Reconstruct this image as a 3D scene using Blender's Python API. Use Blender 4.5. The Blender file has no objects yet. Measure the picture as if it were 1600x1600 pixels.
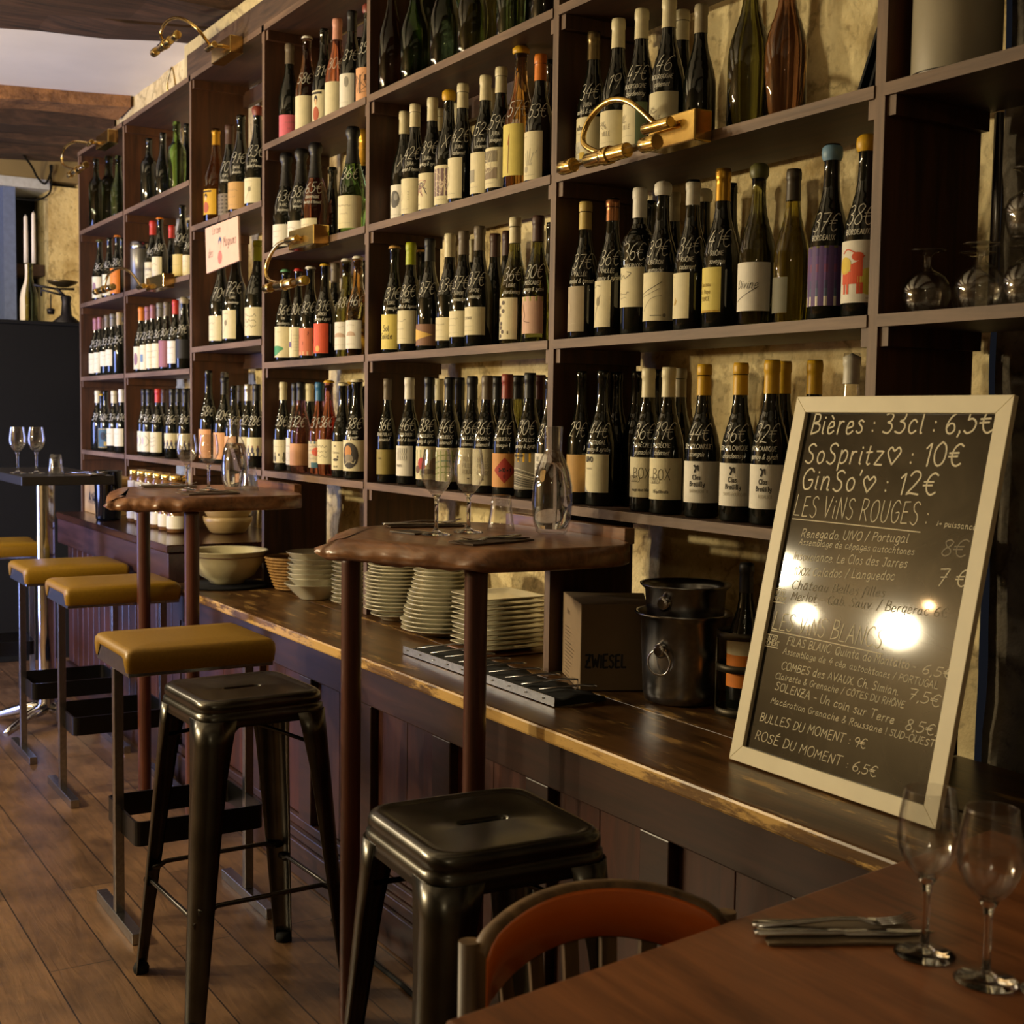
import bpy, bmesh, math, random
from mathutils import Vector, Matrix, noise
from math import sin, cos, pi, radians, degrees, atan2, hypot, asin

scene = bpy.context.scene
COL = scene.collection
rnd = random.Random(7)

# ---------------------------------------------------------------- camera
cam_d = bpy.data.cameras.new('camera')
cam_d.sensor_width = 36.0
cam_d.lens = 2061.0 / 1600.0 * 36.0
cam_d.clip_start = 0.05
cam_o = bpy.data.objects.new('camera', cam_d)
COL.objects.link(cam_o)
CAM = Vector((1.777, -1.768, 1.3755))
_y, _p, _r = radians(58.65), radians(4.08), radians(0.82)
_f = Vector((-sin(_y) * cos(_p), cos(_y) * cos(_p), -sin(_p)))
_rt = Vector((cos(_y), sin(_y), 0))
_up = _rt.cross(_f)
_r2 = _rt * cos(_r) + _up * sin(_r)
_u2 = -_rt * sin(_r) + _up * cos(_r)
_m = Matrix((_r2, _u2, -_f)).transposed().to_4x4()
_m.translation = CAM
cam_o.matrix_world = _m
scene.camera = cam_o
cam_d.dof.use_dof = True
cam_d.dof.focus_distance = 3.0
cam_d.dof.aperture_fstop = 8.0

# ---------------------------------------------------------------- world, lights, exposure
scene.view_settings.view_transform = 'Standard'
scene.view_settings.look = 'None'
scene.view_settings.gamma = 1.0
scene.view_settings.use_curve_mapping = False
scene.view_settings.exposure = 0.0
cy = scene.cycles
cy.caustics_reflective = False
cy.caustics_refractive = False
cy.sample_clamp_indirect = 3.0
cy.max_bounces = 10
cy.transmission_bounces = 10
cy.transparent_max_bounces = 12
cy.use_denoising = True

world = bpy.data.worlds.new('world')
scene.world = world
world.use_nodes = True
world.node_tree.nodes['Background'].inputs[0].default_value = (0.02, 0.022, 0.03, 1)
world.node_tree.nodes['Background'].inputs[1].default_value = 0.3

def point_lamp(name, loc, power, color, radius):
    l = bpy.data.lights.new(name, 'POINT')
    l.energy = power; l.color = color; l.shadow_soft_size = radius
    o = bpy.data.objects.new(name, l); o.location = loc
    COL.objects.link(o); return o

WARM = (1.0, 0.83, 0.52)
point_lamp('wall_and_fill_light', (-3.26, -3.0, 1.89), 175, WARM, 0.06)
point_lamp('wall_and_fill_light', (-2.39, -3.0, 1.69), 175, WARM, 0.06)
point_lamp('wall_and_fill_light', (-2.98, -3.0, 1.68), 25, WARM, 0.04)
point_lamp('ceiling_lamp_light', (2.3, -2.7, 2.35), 10, WARM, 0.07)
point_lamp('wall_and_fill_light', (-5.3, -2.7, 2.25), 110, (1.0, 0.84, 0.60), 0.06)  # added to brighten the ceiling and far bays; no known lamp there
point_lamp('candle_light', (-1.38, -2.0, 1.57), 2.0, (1.0, 0.6, 0.25), 0.012)
def daylight(name, loc, sx, sy, power, color, rot):
    l = bpy.data.lights.new(name, 'AREA')
    l.shape = 'RECTANGLE'; l.size = sx; l.size_y = sy; l.energy = power; l.color = color
    o = bpy.data.objects.new(name, l); o.location = loc; o.rotation_euler = rot
    l.spread = radians(125)
    COL.objects.link(o); return o
# glazed street door across the room from the shelves
daylight('street_door_daylight', (-5.25, -2.6, 0.95), 1.3, 1.7, 62, (0.36, 0.46, 1.0), (radians(90), 0, 0))
# ---------------------------------------------------------------- materials
MATS = {}
def _new(name):
    m = bpy.data.materials.new(name); m.use_nodes = True
    nt = m.node_tree
    return m, nt, nt.nodes, nt.links, nt.nodes['Principled BSDF']

def lin(c):
    if isinstance(c, str):
        c = tuple(int(c[i:i+2], 16) / 255 for i in (0, 2, 4))
        return tuple((x / 12.92 if x <= .04045 else ((x + .055) / 1.055) ** 2.4) for x in c)
    return c

def ramp(N, cols):
    r = N.new('ShaderNodeValToRGB')
    e = r.color_ramp.elements
    while len(e) < len(cols): e.new(0.5)
    for i, (p, c) in enumerate(cols):
        e[i].position = p; e[i].color = (*lin(c), 1)
    return r

def plain(name, col, rough=.5, metal=0., var=.12, scale=30., bump=0., spec=.5, coat=0., aniso=0.):
    """one colour with a fine procedural mottle"""
    if name in MATS: return MATS[name]
    m, nt, N, L, b = _new(name)
    c = lin(col)
    tc = N.new('ShaderNodeTexCoord'); nz = N.new('ShaderNodeTexNoise')
    nz.inputs['Scale'].default_value = scale; nz.inputs['Detail'].default_value = 4
    L.new(tc.outputs['Object'], nz.inputs['Vector'])
    r = ramp(N, [(.3, tuple(x * (1 - var) for x in c)), (.7, tuple(min(1, x * (1 + var)) for x in c))])
    L.new(nz.outputs['Fac'], r.inputs['Fac']); L.new(r.outputs['Color'], b.inputs['Base Color'])
    b.inputs['Roughness'].default_value = rough; b.inputs['Metallic'].default_value = metal
    b.inputs['Specular IOR Level'].default_value = spec
    if coat: b.inputs['Coat Weight'].default_value = coat; b.inputs['Coat Roughness'].default_value = .08
    if bump:
        bp = N.new('ShaderNodeBump'); bp.inputs['Strength'].default_value = bump; bp.inputs['Distance'].default_value = .004
        L.new(nz.outputs['Fac'], bp.inputs['Height']); L.new(bp.outputs['Normal'], b.inputs['Normal'])
    MATS[name] = m; return m

def wood(name, dark, light, axis='X', rough=.5, scale=1., worn=None, wornamt=.0, bump=.15, coat=0.):
    """streaky grain along one axis, with knots of darker stain and optional bare worn patches"""
    if name in MATS: return MATS[name]
    m, nt, N, L, b = _new(name)
    tc = N.new('ShaderNodeTexCoord'); mp = N.new('ShaderNodeMapping')
    s = {'X': (1.2, 14, 14), 'Y': (14, 1.2, 14), 'Z': (14, 14, 1.2)}[axis]
    mp.inputs['Scale'].default_value = tuple(v * scale for v in s)
    L.new(tc.outputs['Object'], mp.inputs['Vector'])
    n1 = N.new('ShaderNodeTexNoise'); n1.inputs['Scale'].default_value = 2.2; n1.inputs['Detail'].default_value = 8
    n1.inputs['Roughness'].default_value = .65; n1.inputs['Distortion'].default_value = .6
    L.new(mp.outputs['Vector'], n1.inputs['Vector'])
    n2 = N.new('ShaderNodeTexNoise'); n2.inputs['Scale'].default_value = 2.4; n2.inputs['Detail'].default_value = 3
    L.new(tc.outputs['Object'], n2.inputs['Vector'])
    r = ramp(N, [(.32, dark), (.68, light)])
    L.new(n1.outputs['Fac'], r.inputs['Fac'])
    mx = N.new('ShaderNodeMix'); mx.data_type = 'RGBA'; mx.blend_type = 'MULTIPLY'
    r2 = ramp(N, [(.35, (.6, .57, .55)), (.65, (1, 1, 1))])
    L.new(n2.outputs['Fac'], r2.inputs['Fac'])
    mx.inputs[0].default_value = .8
    L.new(r.outputs['Color'], mx.inputs[6]); L.new(r2.outputs['Color'], mx.inputs[7])
    out = mx.outputs[2]
    if worn is not None:
        n3 = N.new('ShaderNodeTexNoise'); n3.inputs['Scale'].default_value = 3.2; n3.inputs['Detail'].default_value = 9
        n3.inputs['Roughness'].default_value = .75
        mp3 = N.new('ShaderNodeMapping'); mp3.inputs['Scale'].default_value = {'X': (1, 5, 5), 'Y': (5, 1, 5), 'Z': (5, 5, 1)}[axis]
        L.new(tc.outputs['Object'], mp3.inputs['Vector']); L.new(mp3.outputs['Vector'], n3.inputs['Vector'])
        r3 = ramp(N, [(.60 - wornamt, (0, 0, 0)), (.66 - wornamt, (1, 1, 1))])
        L.new(n3.outputs['Fac'], r3.inputs['Fac'])
        mw = N.new('ShaderNodeMix'); mw.data_type = 'RGBA'
        L.new(r3.outputs['Color'], mw.inputs[0]); L.new(out, mw.inputs[6]); mw.inputs[7].default_value = (*lin(worn), 1)
        out = mw.outputs[2]
    L.new(out, b.inputs['Base Color'])
    b.inputs['Roughness'].default_value = rough
    if coat: b.inputs['Coat Weight'].default_value = coat; b.inputs['Coat Roughness'].default_value = .2
    bp = N.new('ShaderNodeBump'); bp.inputs['Strength'].default_value = bump; bp.inputs['Distance'].default_value = .003
    L.new(n1.outputs['Fac'], bp.inputs['Height']); L.new(bp.outputs['Normal'], b.inputs['Normal'])
    MATS[name] = m; return m

def glass(name, col=(1, 1, 1), ior=1.45, rough=0.0):
    if name in MATS: return MATS[name]
    m, nt, N, L, b = _new(name)
    tc = N.new('ShaderNodeTexCoord'); nz = N.new('ShaderNodeTexNoise'); nz.inputs['Scale'].default_value = 25
    L.new(tc.outputs['Object'], nz.inputs['Vector'])
    c = lin(col)
    r = ramp(N, [(.3, tuple(x * .96 for x in c)), (.7, c)])
    L.new(nz.outputs['Fac'], r.inputs['Fac']); L.new(r.outputs['Color'], b.inputs['Base Color'])
    b.inputs['Transmission Weight'].default_value = 1.0
    b.inputs['IOR'].default_value = ior; b.inputs['Roughness'].default_value = rough
    MATS[name] = m; return m

def stone(name, base, dark, crack):
    m, nt, N, L, b = _new(name)
    tc = N.new('ShaderNodeTexCoord')
    n1 = N.new('ShaderNodeTexNoise'); n1.inputs['Scale'].default_value = 5; n1.inputs['Detail'].default_value = 10; n1.inputs['Roughness'].default_value = .6
    n2 = N.new('ShaderNodeTexNoise'); n2.inputs['Scale'].default_value = 38; n2.inputs['Detail'].default_value = 6
    vo = N.new('ShaderNodeTexVoronoi'); vo.inputs['Scale'].default_value = 2.6; vo.feature = 'DISTANCE_TO_EDGE'
    nd = N.new('ShaderNodeMix'); nd.data_type = 'RGBA'; nd.blend_type = 'ADD'; nd.inputs[0].default_value = .35
    L.new(tc.outputs['Object'], nd.inputs[6]); L.new(n1.outputs['Color'], nd.inputs[7])
    L.new(nd.outputs[2], vo.inputs['Vector'])
    for n in (n1, n2): L.new(tc.outputs['Object'], n.inputs['Vector'])
    r = ramp(N, [(.33, dark), (.55, base)])
    L.new(n1.outputs['Fac'], r.inputs['Fac'])
    rc = ramp(N, [(0, crack), (.035, (1, 1, 1))])
    L.new(vo.outputs['Distance'], rc.inputs['Fac'])
    mx = N.new('ShaderNodeMix'); mx.data_type = 'RGBA'; mx.blend_type = 'MULTIPLY'; mx.inputs[0].default_value = .55
    L.new(r.outputs['Color'], mx.inputs[6]); L.new(rc.outputs['Color'], mx.inputs[7])
    rp = ramp(N, [(.28, (.35, .3, .25)), (.42, (1, 1, 1))])
    L.new(n2.outputs['Fac'], rp.inputs['Fac'])
    m2 = N.new('ShaderNodeMix'); m2.data_type = 'RGBA'; m2.blend_type = 'MULTIPLY'; m2.inputs[0].default_value = .6
    L.new(mx.outputs[2], m2.inputs[6]); L.new(rp.outputs['Color'], m2.inputs[7])
    L.new(m2.outputs[2], b.inputs['Base Color']); b.inputs['Roughness'].default_value = .9
    ad = N.new('ShaderNodeMath'); ad.operation = 'ADD'
    L.new(n1.outputs['Fac'], ad.inputs[0]); L.new(n2.outputs['Fac'], ad.inputs[1])
    bp = N.new('ShaderNodeBump'); bp.inputs['Strength'].default_value = .7; bp.inputs['Distance'].default_value = .012
    L.new(ad.outputs[0], bp.inputs['Height']); L.new(bp.outputs['Normal'], b.inputs['Normal'])
    MATS[name] = m; return m

def planks(name):
    """oak floorboards running along X, scuffed and stained"""
    m, nt, N, L, b = _new(name)
    tc = N.new('ShaderNodeTexCoord')
    br = N.new('ShaderNodeTexBrick'); br.offset = .37; br.squash = 1
    br.inputs['Scale'].default_value = 1; br.inputs['Brick Width'].default_value = 1.5; br.inputs['Row Height'].default_value = .155
    br.inputs['Mortar Size'].default_value = .0022; br.inputs['Mortar Smooth'].default_value = .3
    br.inputs['Color1'].default_value = (*lin('7d5f43'), 1); br.inputs['Color2'].default_value = (*lin('624831'), 1)
    br.inputs['Mortar'].default_value = (*lin('22170f'), 1)
    L.new(tc.outputs['Object'], br.inputs['Vector'])
    mp = N.new('ShaderNodeMapping'); mp.inputs['Scale'].default_value = (3, 22, 1)
    L.new(tc.outputs['Object'], mp.inputs['Vector'])
    n1 = N.new('ShaderNodeTexNoise'); n1.inputs['Scale'].default_value = 2; n1.inputs['Detail'].default_value = 9; n1.inputs['Distortion'].default_value = 1.2
    L.new(mp.outputs['Vector'], n1.inputs['Vector'])
    n2 = N.new('ShaderNodeTexNoise'); n2.inputs['Scale'].default_value = 4.5; n2.inputs['Detail'].default_value = 8; n2.inputs['Roughness'].default_value = .65
    L.new(tc.outputs['Object'], n2.inputs['Vector'])
    r1 = ramp(N, [(.3, (.62, .6, .58)), (.7, (1, 1, 1))]); L.new(n1.outputs['Fac'], r1.inputs['Fac'])
    r2 = ramp(N, [(.36, (.30, .29, .30)), (.56, (1, 1, 1))]); L.new(n2.outputs['Fac'], r2.inputs['Fac'])
    m1 = N.new('ShaderNodeMix'); m1.data_type = 'RGBA'; m1.blend_type = 'MULTIPLY'; m1.inputs[0].default_value = 1
    m2 = N.new('ShaderNodeMix'); m2.data_type = 'RGBA'; m2.blend_type = 'MULTIPLY'; m2.inputs[0].default_value = .75
    L.new(br.outputs['Color'], m1.inputs[6]); L.new(r1.outputs['Color'], m1.inputs[7])
    L.new(m1.outputs[2], m2.inputs[6]); L.new(r2.outputs['Color'], m2.inputs[7])
    L.new(m2.outputs[2], b.inputs['Base Color'])
    b.inputs['Roughness'].default_value = .38
    bp = N.new('ShaderNodeBump'); bp.inputs['Strength'].default_value = .35; bp.inputs['Distance'].default_value = .004
    L.new(n1.outputs['Fac'], bp.inputs['Height']); L.new(bp.outputs['Normal'], b.inputs['Normal'])
    MATS[name] = m; return m

M_SHELF = wood('stained_pine', '2c1a0f', '50301b', 'X', .55)
M_UP = wood('stained_pine_upright', '341d0d', '5e371d', 'Z', .55)
M_EDGE = wood('worn_board_edge', '5c4636', '866b54', 'X', .6, bump=.3)
M_EDGEV = wood('worn_upright_edge', '5c4636', '866b54', 'Z', .6, bump=.3)
M_STONE = stone('plastered_stone', 'ead7a4', 'b59a64', (.25, .2, .14))
M_STONEDK = stone('shade_darkened_stone', '857a68', '4a443b', (.2, .18, .15))  # darker version of the wall stone, with the last upright's shadow put into its colour
M_PLASTER = plain('lime_plaster', 'e6e0d6', .9, var=.05, scale=3, bump=.2)
M_TAN = plain('tan_plaster', '8f7c58', .9, var=.1, scale=4, bump=.2)
M_FLOOR = planks('oak_floorboards')
M_BEAM = wood('old_beam', '1f140e', '5c4030', 'Y', .8, bump=.8)
M_BLACK = plain('matt_black', '070708', .8, var=.2, spec=.3)
M_COUNTER = wood('worn_counter', '3a2613', '704e29', 'X', .32, worn='b08a4e', wornamt=.035, bump=.25)
M_COUNTERED = wood('worn_counter_edge', '4a3018', '8a6632', 'X', .4, worn='c09a58', wornamt=.14, bump=.5)
M_PANEL = wood('cabinet_panel', '2b130b', '4e2617', 'Z', .42, coat=.2)
M_RAIL = wood('cabinet_rail', '21110b', '40241a', 'X', .4, coat=.2)
M_TABLE = wood('bar_table_wood', '55331d', '94653f', 'X', .34, coat=.25, bump=.2)
M_LEG = wood('bar_table_leg', '3a1a10', '5b2c1c', 'Z', .4, coat=.2)
M_DINING = wood('dining_table_veneer', '643a20', '9a6038', 'X', .35, coat=.15)
M_BRASS = plain('brass', (.72, .50, .16), .18, 1.0, var=.15, scale=60)
M_STEEL = plain('brushed_steel', (.36, .36, .37), .26, 1.0, var=.15, scale=80)
M_CHROME = plain('chrome', (.62, .62, .64), .10, 1.0, var=.08, scale=40)
M_GUN = plain('gunmetal_sheet', (.085, .08, .07), .27, 1.0, var=.3, scale=14, bump=.05)
M_VINYL = plain('mustard_vinyl', '80600f', .42, var=.08, scale=120, bump=.12)
M_CHINA = plain('glazed_china', 'cfc9b2', .14, var=.05, scale=20, coat=.3)
def thin_glass(name, tint=(1, 1, 1), ior=1.5):
    """thin clear walls: straight-through light plus a Fresnel reflection"""
    m, nt, N, L, b = _new(name)
    N.remove(b); out = N['Material Output']
    tr = N.new('ShaderNodeBsdfTransparent'); gl = N.new('ShaderNodeBsdfGlossy'); gl.inputs['Roughness'].default_value = .02
    tc = N.new('ShaderNodeTexCoord'); nz = N.new('ShaderNodeTexNoise'); nz.inputs['Scale'].default_value = 18
    L.new(tc.outputs['Object'], nz.inputs['Vector'])
    r = ramp(N, [(.3, tuple(x * .955 for x in tint)), (.7, tuple(x * .985 for x in tint))])
    L.new(nz.outputs['Fac'], r.inputs['Fac']); L.new(r.outputs['Color'], tr.inputs['Color'])
    lw = N.new('ShaderNodeLayerWeight'); lw.inputs['Blend'].default_value = .5
    pw = N.new('ShaderNodeMath'); pw.operation = 'POWER'; pw.inputs[1].default_value = 3.0
    fr = N.new('ShaderNodeMath'); fr.operation = 'MULTIPLY_ADD'; fr.inputs[1].default_value = .80; fr.inputs[2].default_value = .09
    L.new(lw.outputs['Facing'], pw.inputs[0]); L.new(pw.outputs[0], fr.inputs[0])
    mx = N.new('ShaderNodeMixShader')
    L.new(fr.outputs[0], mx.inputs[0]); L.new(tr.outputs[0], mx.inputs[1]); L.new(gl.outputs[0], mx.inputs[2]); L.new(mx.outputs[0], out.inputs['Surface'])
    MATS[name] = m; return m
M_GLASS = thin_glass('clear_glass')
M_SOLID = glass('solid_clear_glass', (1, 1, 1), 1.45)
M_WATER = glass('still_water', (.98, 1, 1), 1.33)
M_CHALK = plain('chalk_pen', 'd8cfb4', .8, var=.12, scale=200)
M_PEN = plain('white_bottle_pen', 'd9d6c8', .7, var=.05)
M_INK = plain('label_ink', '2b2622', .7, var=.05)

def bottle_glass(code):
    return {
        'k': lambda: plain('dark_bottle_glass', (.006, .007, .005), .045, var=.1, spec=.6),
        'g': lambda: glass('dark_green_glass', (.10, .16, .08), 1.4),
        'G': lambda: glass('green_glass', (.22, .42, .10), 1.4),
        'o': lambda: glass('olive_glass', (.20, .20, .06), 1.4),
        'O': lambda: glass('yellow_green_glass', (.34, .34, .12), 1.4),
        'Y': lambda: glass('yellow_olive_glass', (.62, .54, .08), 1.4),
        'A': lambda: glass('brown_glass', (.34, .17, .10), 1.4),
        'a': lambda: glass('amber_glass', (.72, .40, .12), 1.4),
        'r': lambda: glass('rose_glass', (.62, .22, .15), 1.4),
        'c': lambda: M_GLASS,
    }[code]()

HEX = dict(cream='ddd3ae', white='e2ddcf', orange='d77a1c', red='c2332a', mauve='96606a', brown='4a3026', taupe='6f6353', grey='77736a',
    sand='a8946a', black='161516', gold='b98c2c', olive='5c5a2c', yellow='d3a51c', rust='7a3020', lime='a3ad1c', stone='a5997c',
    pinkcap='d69a86', green='5d9a6c', bluecap='2f6a94', tan='bd934e', redbrown='8c3a2a', darkred='4c1a18', copper='8a5a36',
    darkgold='6e5d3c', goldcream='c9b36a', clear='c9c4b4', brownglass='3a2e1a', bluegrey='6f93b0', silver='b0aaa0', peach='e0a678',
    pink='d8697a', tancol='c39a5c', teal='3c5a66', straw='d9c868', salmon='d0704c', redorange='d4502a', mosaic='cdbf9c', olivelab='8f7f3c',
    greige='a99a80', kraft='c98f4e', etching='7c7462', sunset='5a3f78', brownl='86604a', pinkish='cfa892', shade='6a6650')
def paper(c):
    c = {'tan': 'tancol', 'olive': 'olivelab'}.get(c, c)
    return plain('paper_' + c, HEX[c], .65, var=.04, scale=60)
def capmat(c):
    met = c in ('gold', 'copper', 'silver', 'darkgold')
    return plain('capsule_' + c, HEX[c], .32 if met else .45, .7 if met else 0., var=.06, scale=90)
def inkmat(h):
    return plain('ink_' + h, h, .7, var=.05)
# ---------------------------------------------------------------- mesh helpers
def mesh_from(name, verts, faces, smooth=False, mats=None, fm=None):
    me = bpy.data.meshes.new(name)
    me.from_pydata([tuple(v) for v in verts], [], faces)
    if mats:
        for m in mats: me.materials.append(m)
    if fm: me.polygons.foreach_set('material_index', fm)
    if smooth: me.polygons.foreach_set('use_smooth', [True] * len(me.polygons))
    me.update(); return me

class G:
    """collects shapes for one mesh"""
    def __init__(s): s.v = []; s.f = []; s.m = []; s.sm = []
    def add(s, verts, faces, mi=0, smooth=False):
        o = len(s.v); s.v += [Vector(v) for v in verts]
        for f in faces: s.f.append([i + o for i in f]); s.m.append(mi); s.sm.append(smooth)
    def box(s, a, b, mi=0, front=None, bev=0):
        x0, y0, z0 = a; x1, y1, z1 = b
        vs = [(x0, y0, z0), (x1, y0, z0), (x1, y1, z0), (x0, y1, z0), (x0, y0, z1), (x1, y0, z1), (x1, y1, z1), (x0, y1, z1)]
        fs = [(0, 3, 2, 1), (4, 5, 6, 7), (0, 1, 5, 4), (1, 2, 6, 5), (2, 3, 7, 6), (3, 0, 4, 7)]
        o = len(s.v); s.v += [Vector(v) for v in vs]
        for i, f in enumerate(fs):
            s.f.append([k + o for k in f]); s.m.append(front if (front is not None and i == 2) else mi); s.sm.append(False)
    def lathe(s, prof, n=32, c=(0, 0, 0), mi=0, smooth=True, close=False):
        """prof: (r, z) points"""
        o = len(s.v); rings = []
        for r, z in prof:
            if r < 1e-6:
                rings.append([len(s.v)]); s.v.append(Vector((c[0], c[1], c[2] + z)))
            else:
                rings.append(list(range(len(s.v), len(s.v) + n)))
                for k in range(n):
                    t = 2 * pi * k / n; s.v.append(Vector((c[0] + r * cos(t), c[1] + r * sin(t), c[2] + z)))
        pairs = list(zip(rings, rings[1:])) + ([(rings[-1], rings[0])] if close else [])
        for A, B in pairs:
            for k in range(n):
                k2 = (k + 1) % n
                if len(A) == 1 and len(B) == 1: continue
                if len(A) == 1: f = [A[0], B[k2], B[k]]
                elif len(B) == 1: f = [A[k], A[k2], B[0]]
                else: f = [A[k], A[k2], B[k2], B[k]]
                s.f.append(f); s.m.append(mi); s.sm.append(smooth)
    def tube(s, pts, r, n=10, mi=0, caps=True, smooth=True):
        pts = [Vector(p) for p in pts]; rs = r if isinstance(r, (list, tuple)) else [r] * len(pts)
        rings = []; prev = None
        for i, p in enumerate(pts):
            t = (pts[min(i + 1, len(pts) - 1)] - pts[max(i - 1, 0)]).normalized()
            if prev is None:
                a = Vector((0, 0, 1)) if abs(t.z) < .9 else Vector((1, 0, 0))
                u = t.cross(a).normalized()
            else:
                u = (prev - t * prev.dot(t)).normalized()
            prev = u; w = t.cross(u)
            ring = []
            for k in range(n):
                q = 2 * pi * k / n; ring.append(len(s.v)); s.v.append(p + (u * cos(q) + w * sin(q)) * rs[i])
            rings.append(ring)
        for A, B in zip(rings, rings[1:]):
            for k in range(n):
                s.f.append([A[k], A[(k + 1) % n], B[(k + 1) % n], B[k]]); s.m.append(mi); s.sm.append(smooth)
        if caps:
            s.f.append(rings[0][::-1]); s.m.append(mi); s.sm.append(False)
            s.f.append(rings[-1]); s.m.append(mi); s.sm.append(False)
    def prism(s, poly, z0, z1, mi=0, side=None):
        n = len(poly); o = len(s.v)
        s.v += [Vector((x, y, z0)) for x, y in poly] + [Vector((x, y, z1)) for x, y in poly]
        s.f.append([o + i for i in range(n)][::-1]); s.m.append(mi); s.sm.append(False)
        s.f.append([o + n + i for i in range(n)]); s.m.append(mi); s.sm.append(False)
        for i in range(n):
            j = (i + 1) % n
            s.f.append([o + i, o + j, o + n + j, o + n + i]); s.m.append(mi if side is None else side); s.sm.append(False)
    def loft(s, rings, mi=0, smooth=True, cap0=True, cap1=True):
        n = len(rings[0]); ids = []
        for r in rings:
            ids.append(list(range(len(s.v), len(s.v) + n))); s.v += [Vector(p) for p in r]
        for A, B in zip(ids, ids[1:]):
            for k in range(n):
                s.f.append([A[k], A[(k + 1) % n], B[(k + 1) % n], B[k]]); s.m.append(mi); s.sm.append(smooth)
        if cap0: s.f.append(ids[0][::-1]); s.m.append(mi); s.sm.append(False)
        if cap1: s.f.append(ids[-1]); s.m.append(mi); s.sm.append(False)
    def mesh(s, name, mats):
        me = bpy.data.meshes.new(name)
        me.from_pydata([tuple(v) for v in s.v], [], s.f)
        for m in (mats if isinstance(mats, (list, tuple)) else [mats]): me.materials.append(m)
        me.polygons.foreach_set('material_index', s.m)
        me.polygons.foreach_set('use_smooth', s.sm)
        bm = bmesh.new(); bm.from_mesh(me); bmesh.ops.recalc_face_normals(bm, faces=bm.faces); bm.to_mesh(me); bm.free()
        me.update(); return me

def link(name, data, parent=None, loc=None, rotz=None):
    o = bpy.data.objects.new(name, data); COL.objects.link(o)
    if parent is not None: o.parent = parent
    if loc is not None: o.location = loc
    if rotz is not None: o.rotation_euler = (0, 0, rotz)
    return o
def obj(name, g, mats, parent=None, loc=None, rotz=None, bevel=0, seg=2):
    me = g.mesh(name, mats) if isinstance(g, G) else g
    o = link(name, me, parent, loc, rotz)
    if bevel:
        b = o.modifiers.new('edge', 'BEVEL'); b.width = bevel; b.segments = seg; b.limit_method = 'ANGLE'; b.angle_limit = radians(40)
    return o
def tag(o, label=None, cat=None, group=None, kind=None):
    if label: o['label'] = label
    if cat: o['category'] = cat
    if group: o['group'] = group
    if kind: o['kind'] = kind
    return o
def thing(name, label, cat, loc=(0, 0, 0), rotz=0, group=None):
    return tag(link(name, None, None, loc, rotz), label, cat, group)
def struct(name, g, mats, bevel=0):
    o = obj(name, g, mats, bevel=bevel); o['kind'] = 'structure'; return o
def dup(root, loc=None, rotz=None, label=None, group=None):
    r = root.copy(); COL.objects.link(r)
    if loc is not None: r.location = loc
    if rotz is not None: r.rotation_euler = (0, 0, rotz)
    if label: r['label'] = label
    if group: r['group'] = group
    for ch in list(root.children):
        c = ch.copy(); COL.objects.link(c); c.parent = r
        for gc in list(ch.children):
            d = gc.copy(); COL.objects.link(d); d.parent = c
    return r
def arc_pts(p0, p1, p2, n=14):
    """smooth curve through three points"""
    p0, p1, p2 = Vector(p0), Vector(p1), Vector(p2)
    c = p1 * 2 - (p0 + p2) * .5
    return [(1 - t) ** 2 * p0 + 2 * t * (1 - t) * c + t * t * p2 for t in [i / (n - 1) for i in range(n)]]
def catmull(pts, sub=6, closed=False):
    pts = [Vector(p) for p in pts]
    if len(pts) < 3: return pts
    out = []; n = len(pts)
    rng = range(n) if closed else range(n - 1)
    for i in rng:
        a = pts[(i - 1) % n] if closed or i > 0 else pts[0]
        b = pts[i]; c = pts[(i + 1) % n]
        d = pts[(i + 2) % n] if closed or i + 2 < n else pts[-1]
        for k in range(sub):
            t = k / sub
            out.append(.5 * ((2 * b) + (c - a) * t + (2 * a - 5 * b + 4 * c - d) * t * t + (3 * b - a - 3 * c + d) * t ** 3))
    if not closed: out.append(pts[-1])
    return out
def rrect(hx, hy, r, n=6):
    """rounded rectangle outline, counter-clockwise"""
    o = []
    for cx, cyy, a in ((hx - r, hy - r, 0), (-hx + r, hy - r, 90), (-hx + r, -hy + r, 180), (hx - r, -hy + r, 270)):
        for k in range(n + 1):
            t = radians(a + 90 * k / n); o.append((cx + r * cos(t), cyy + r * sin(t)))
    return o

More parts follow.
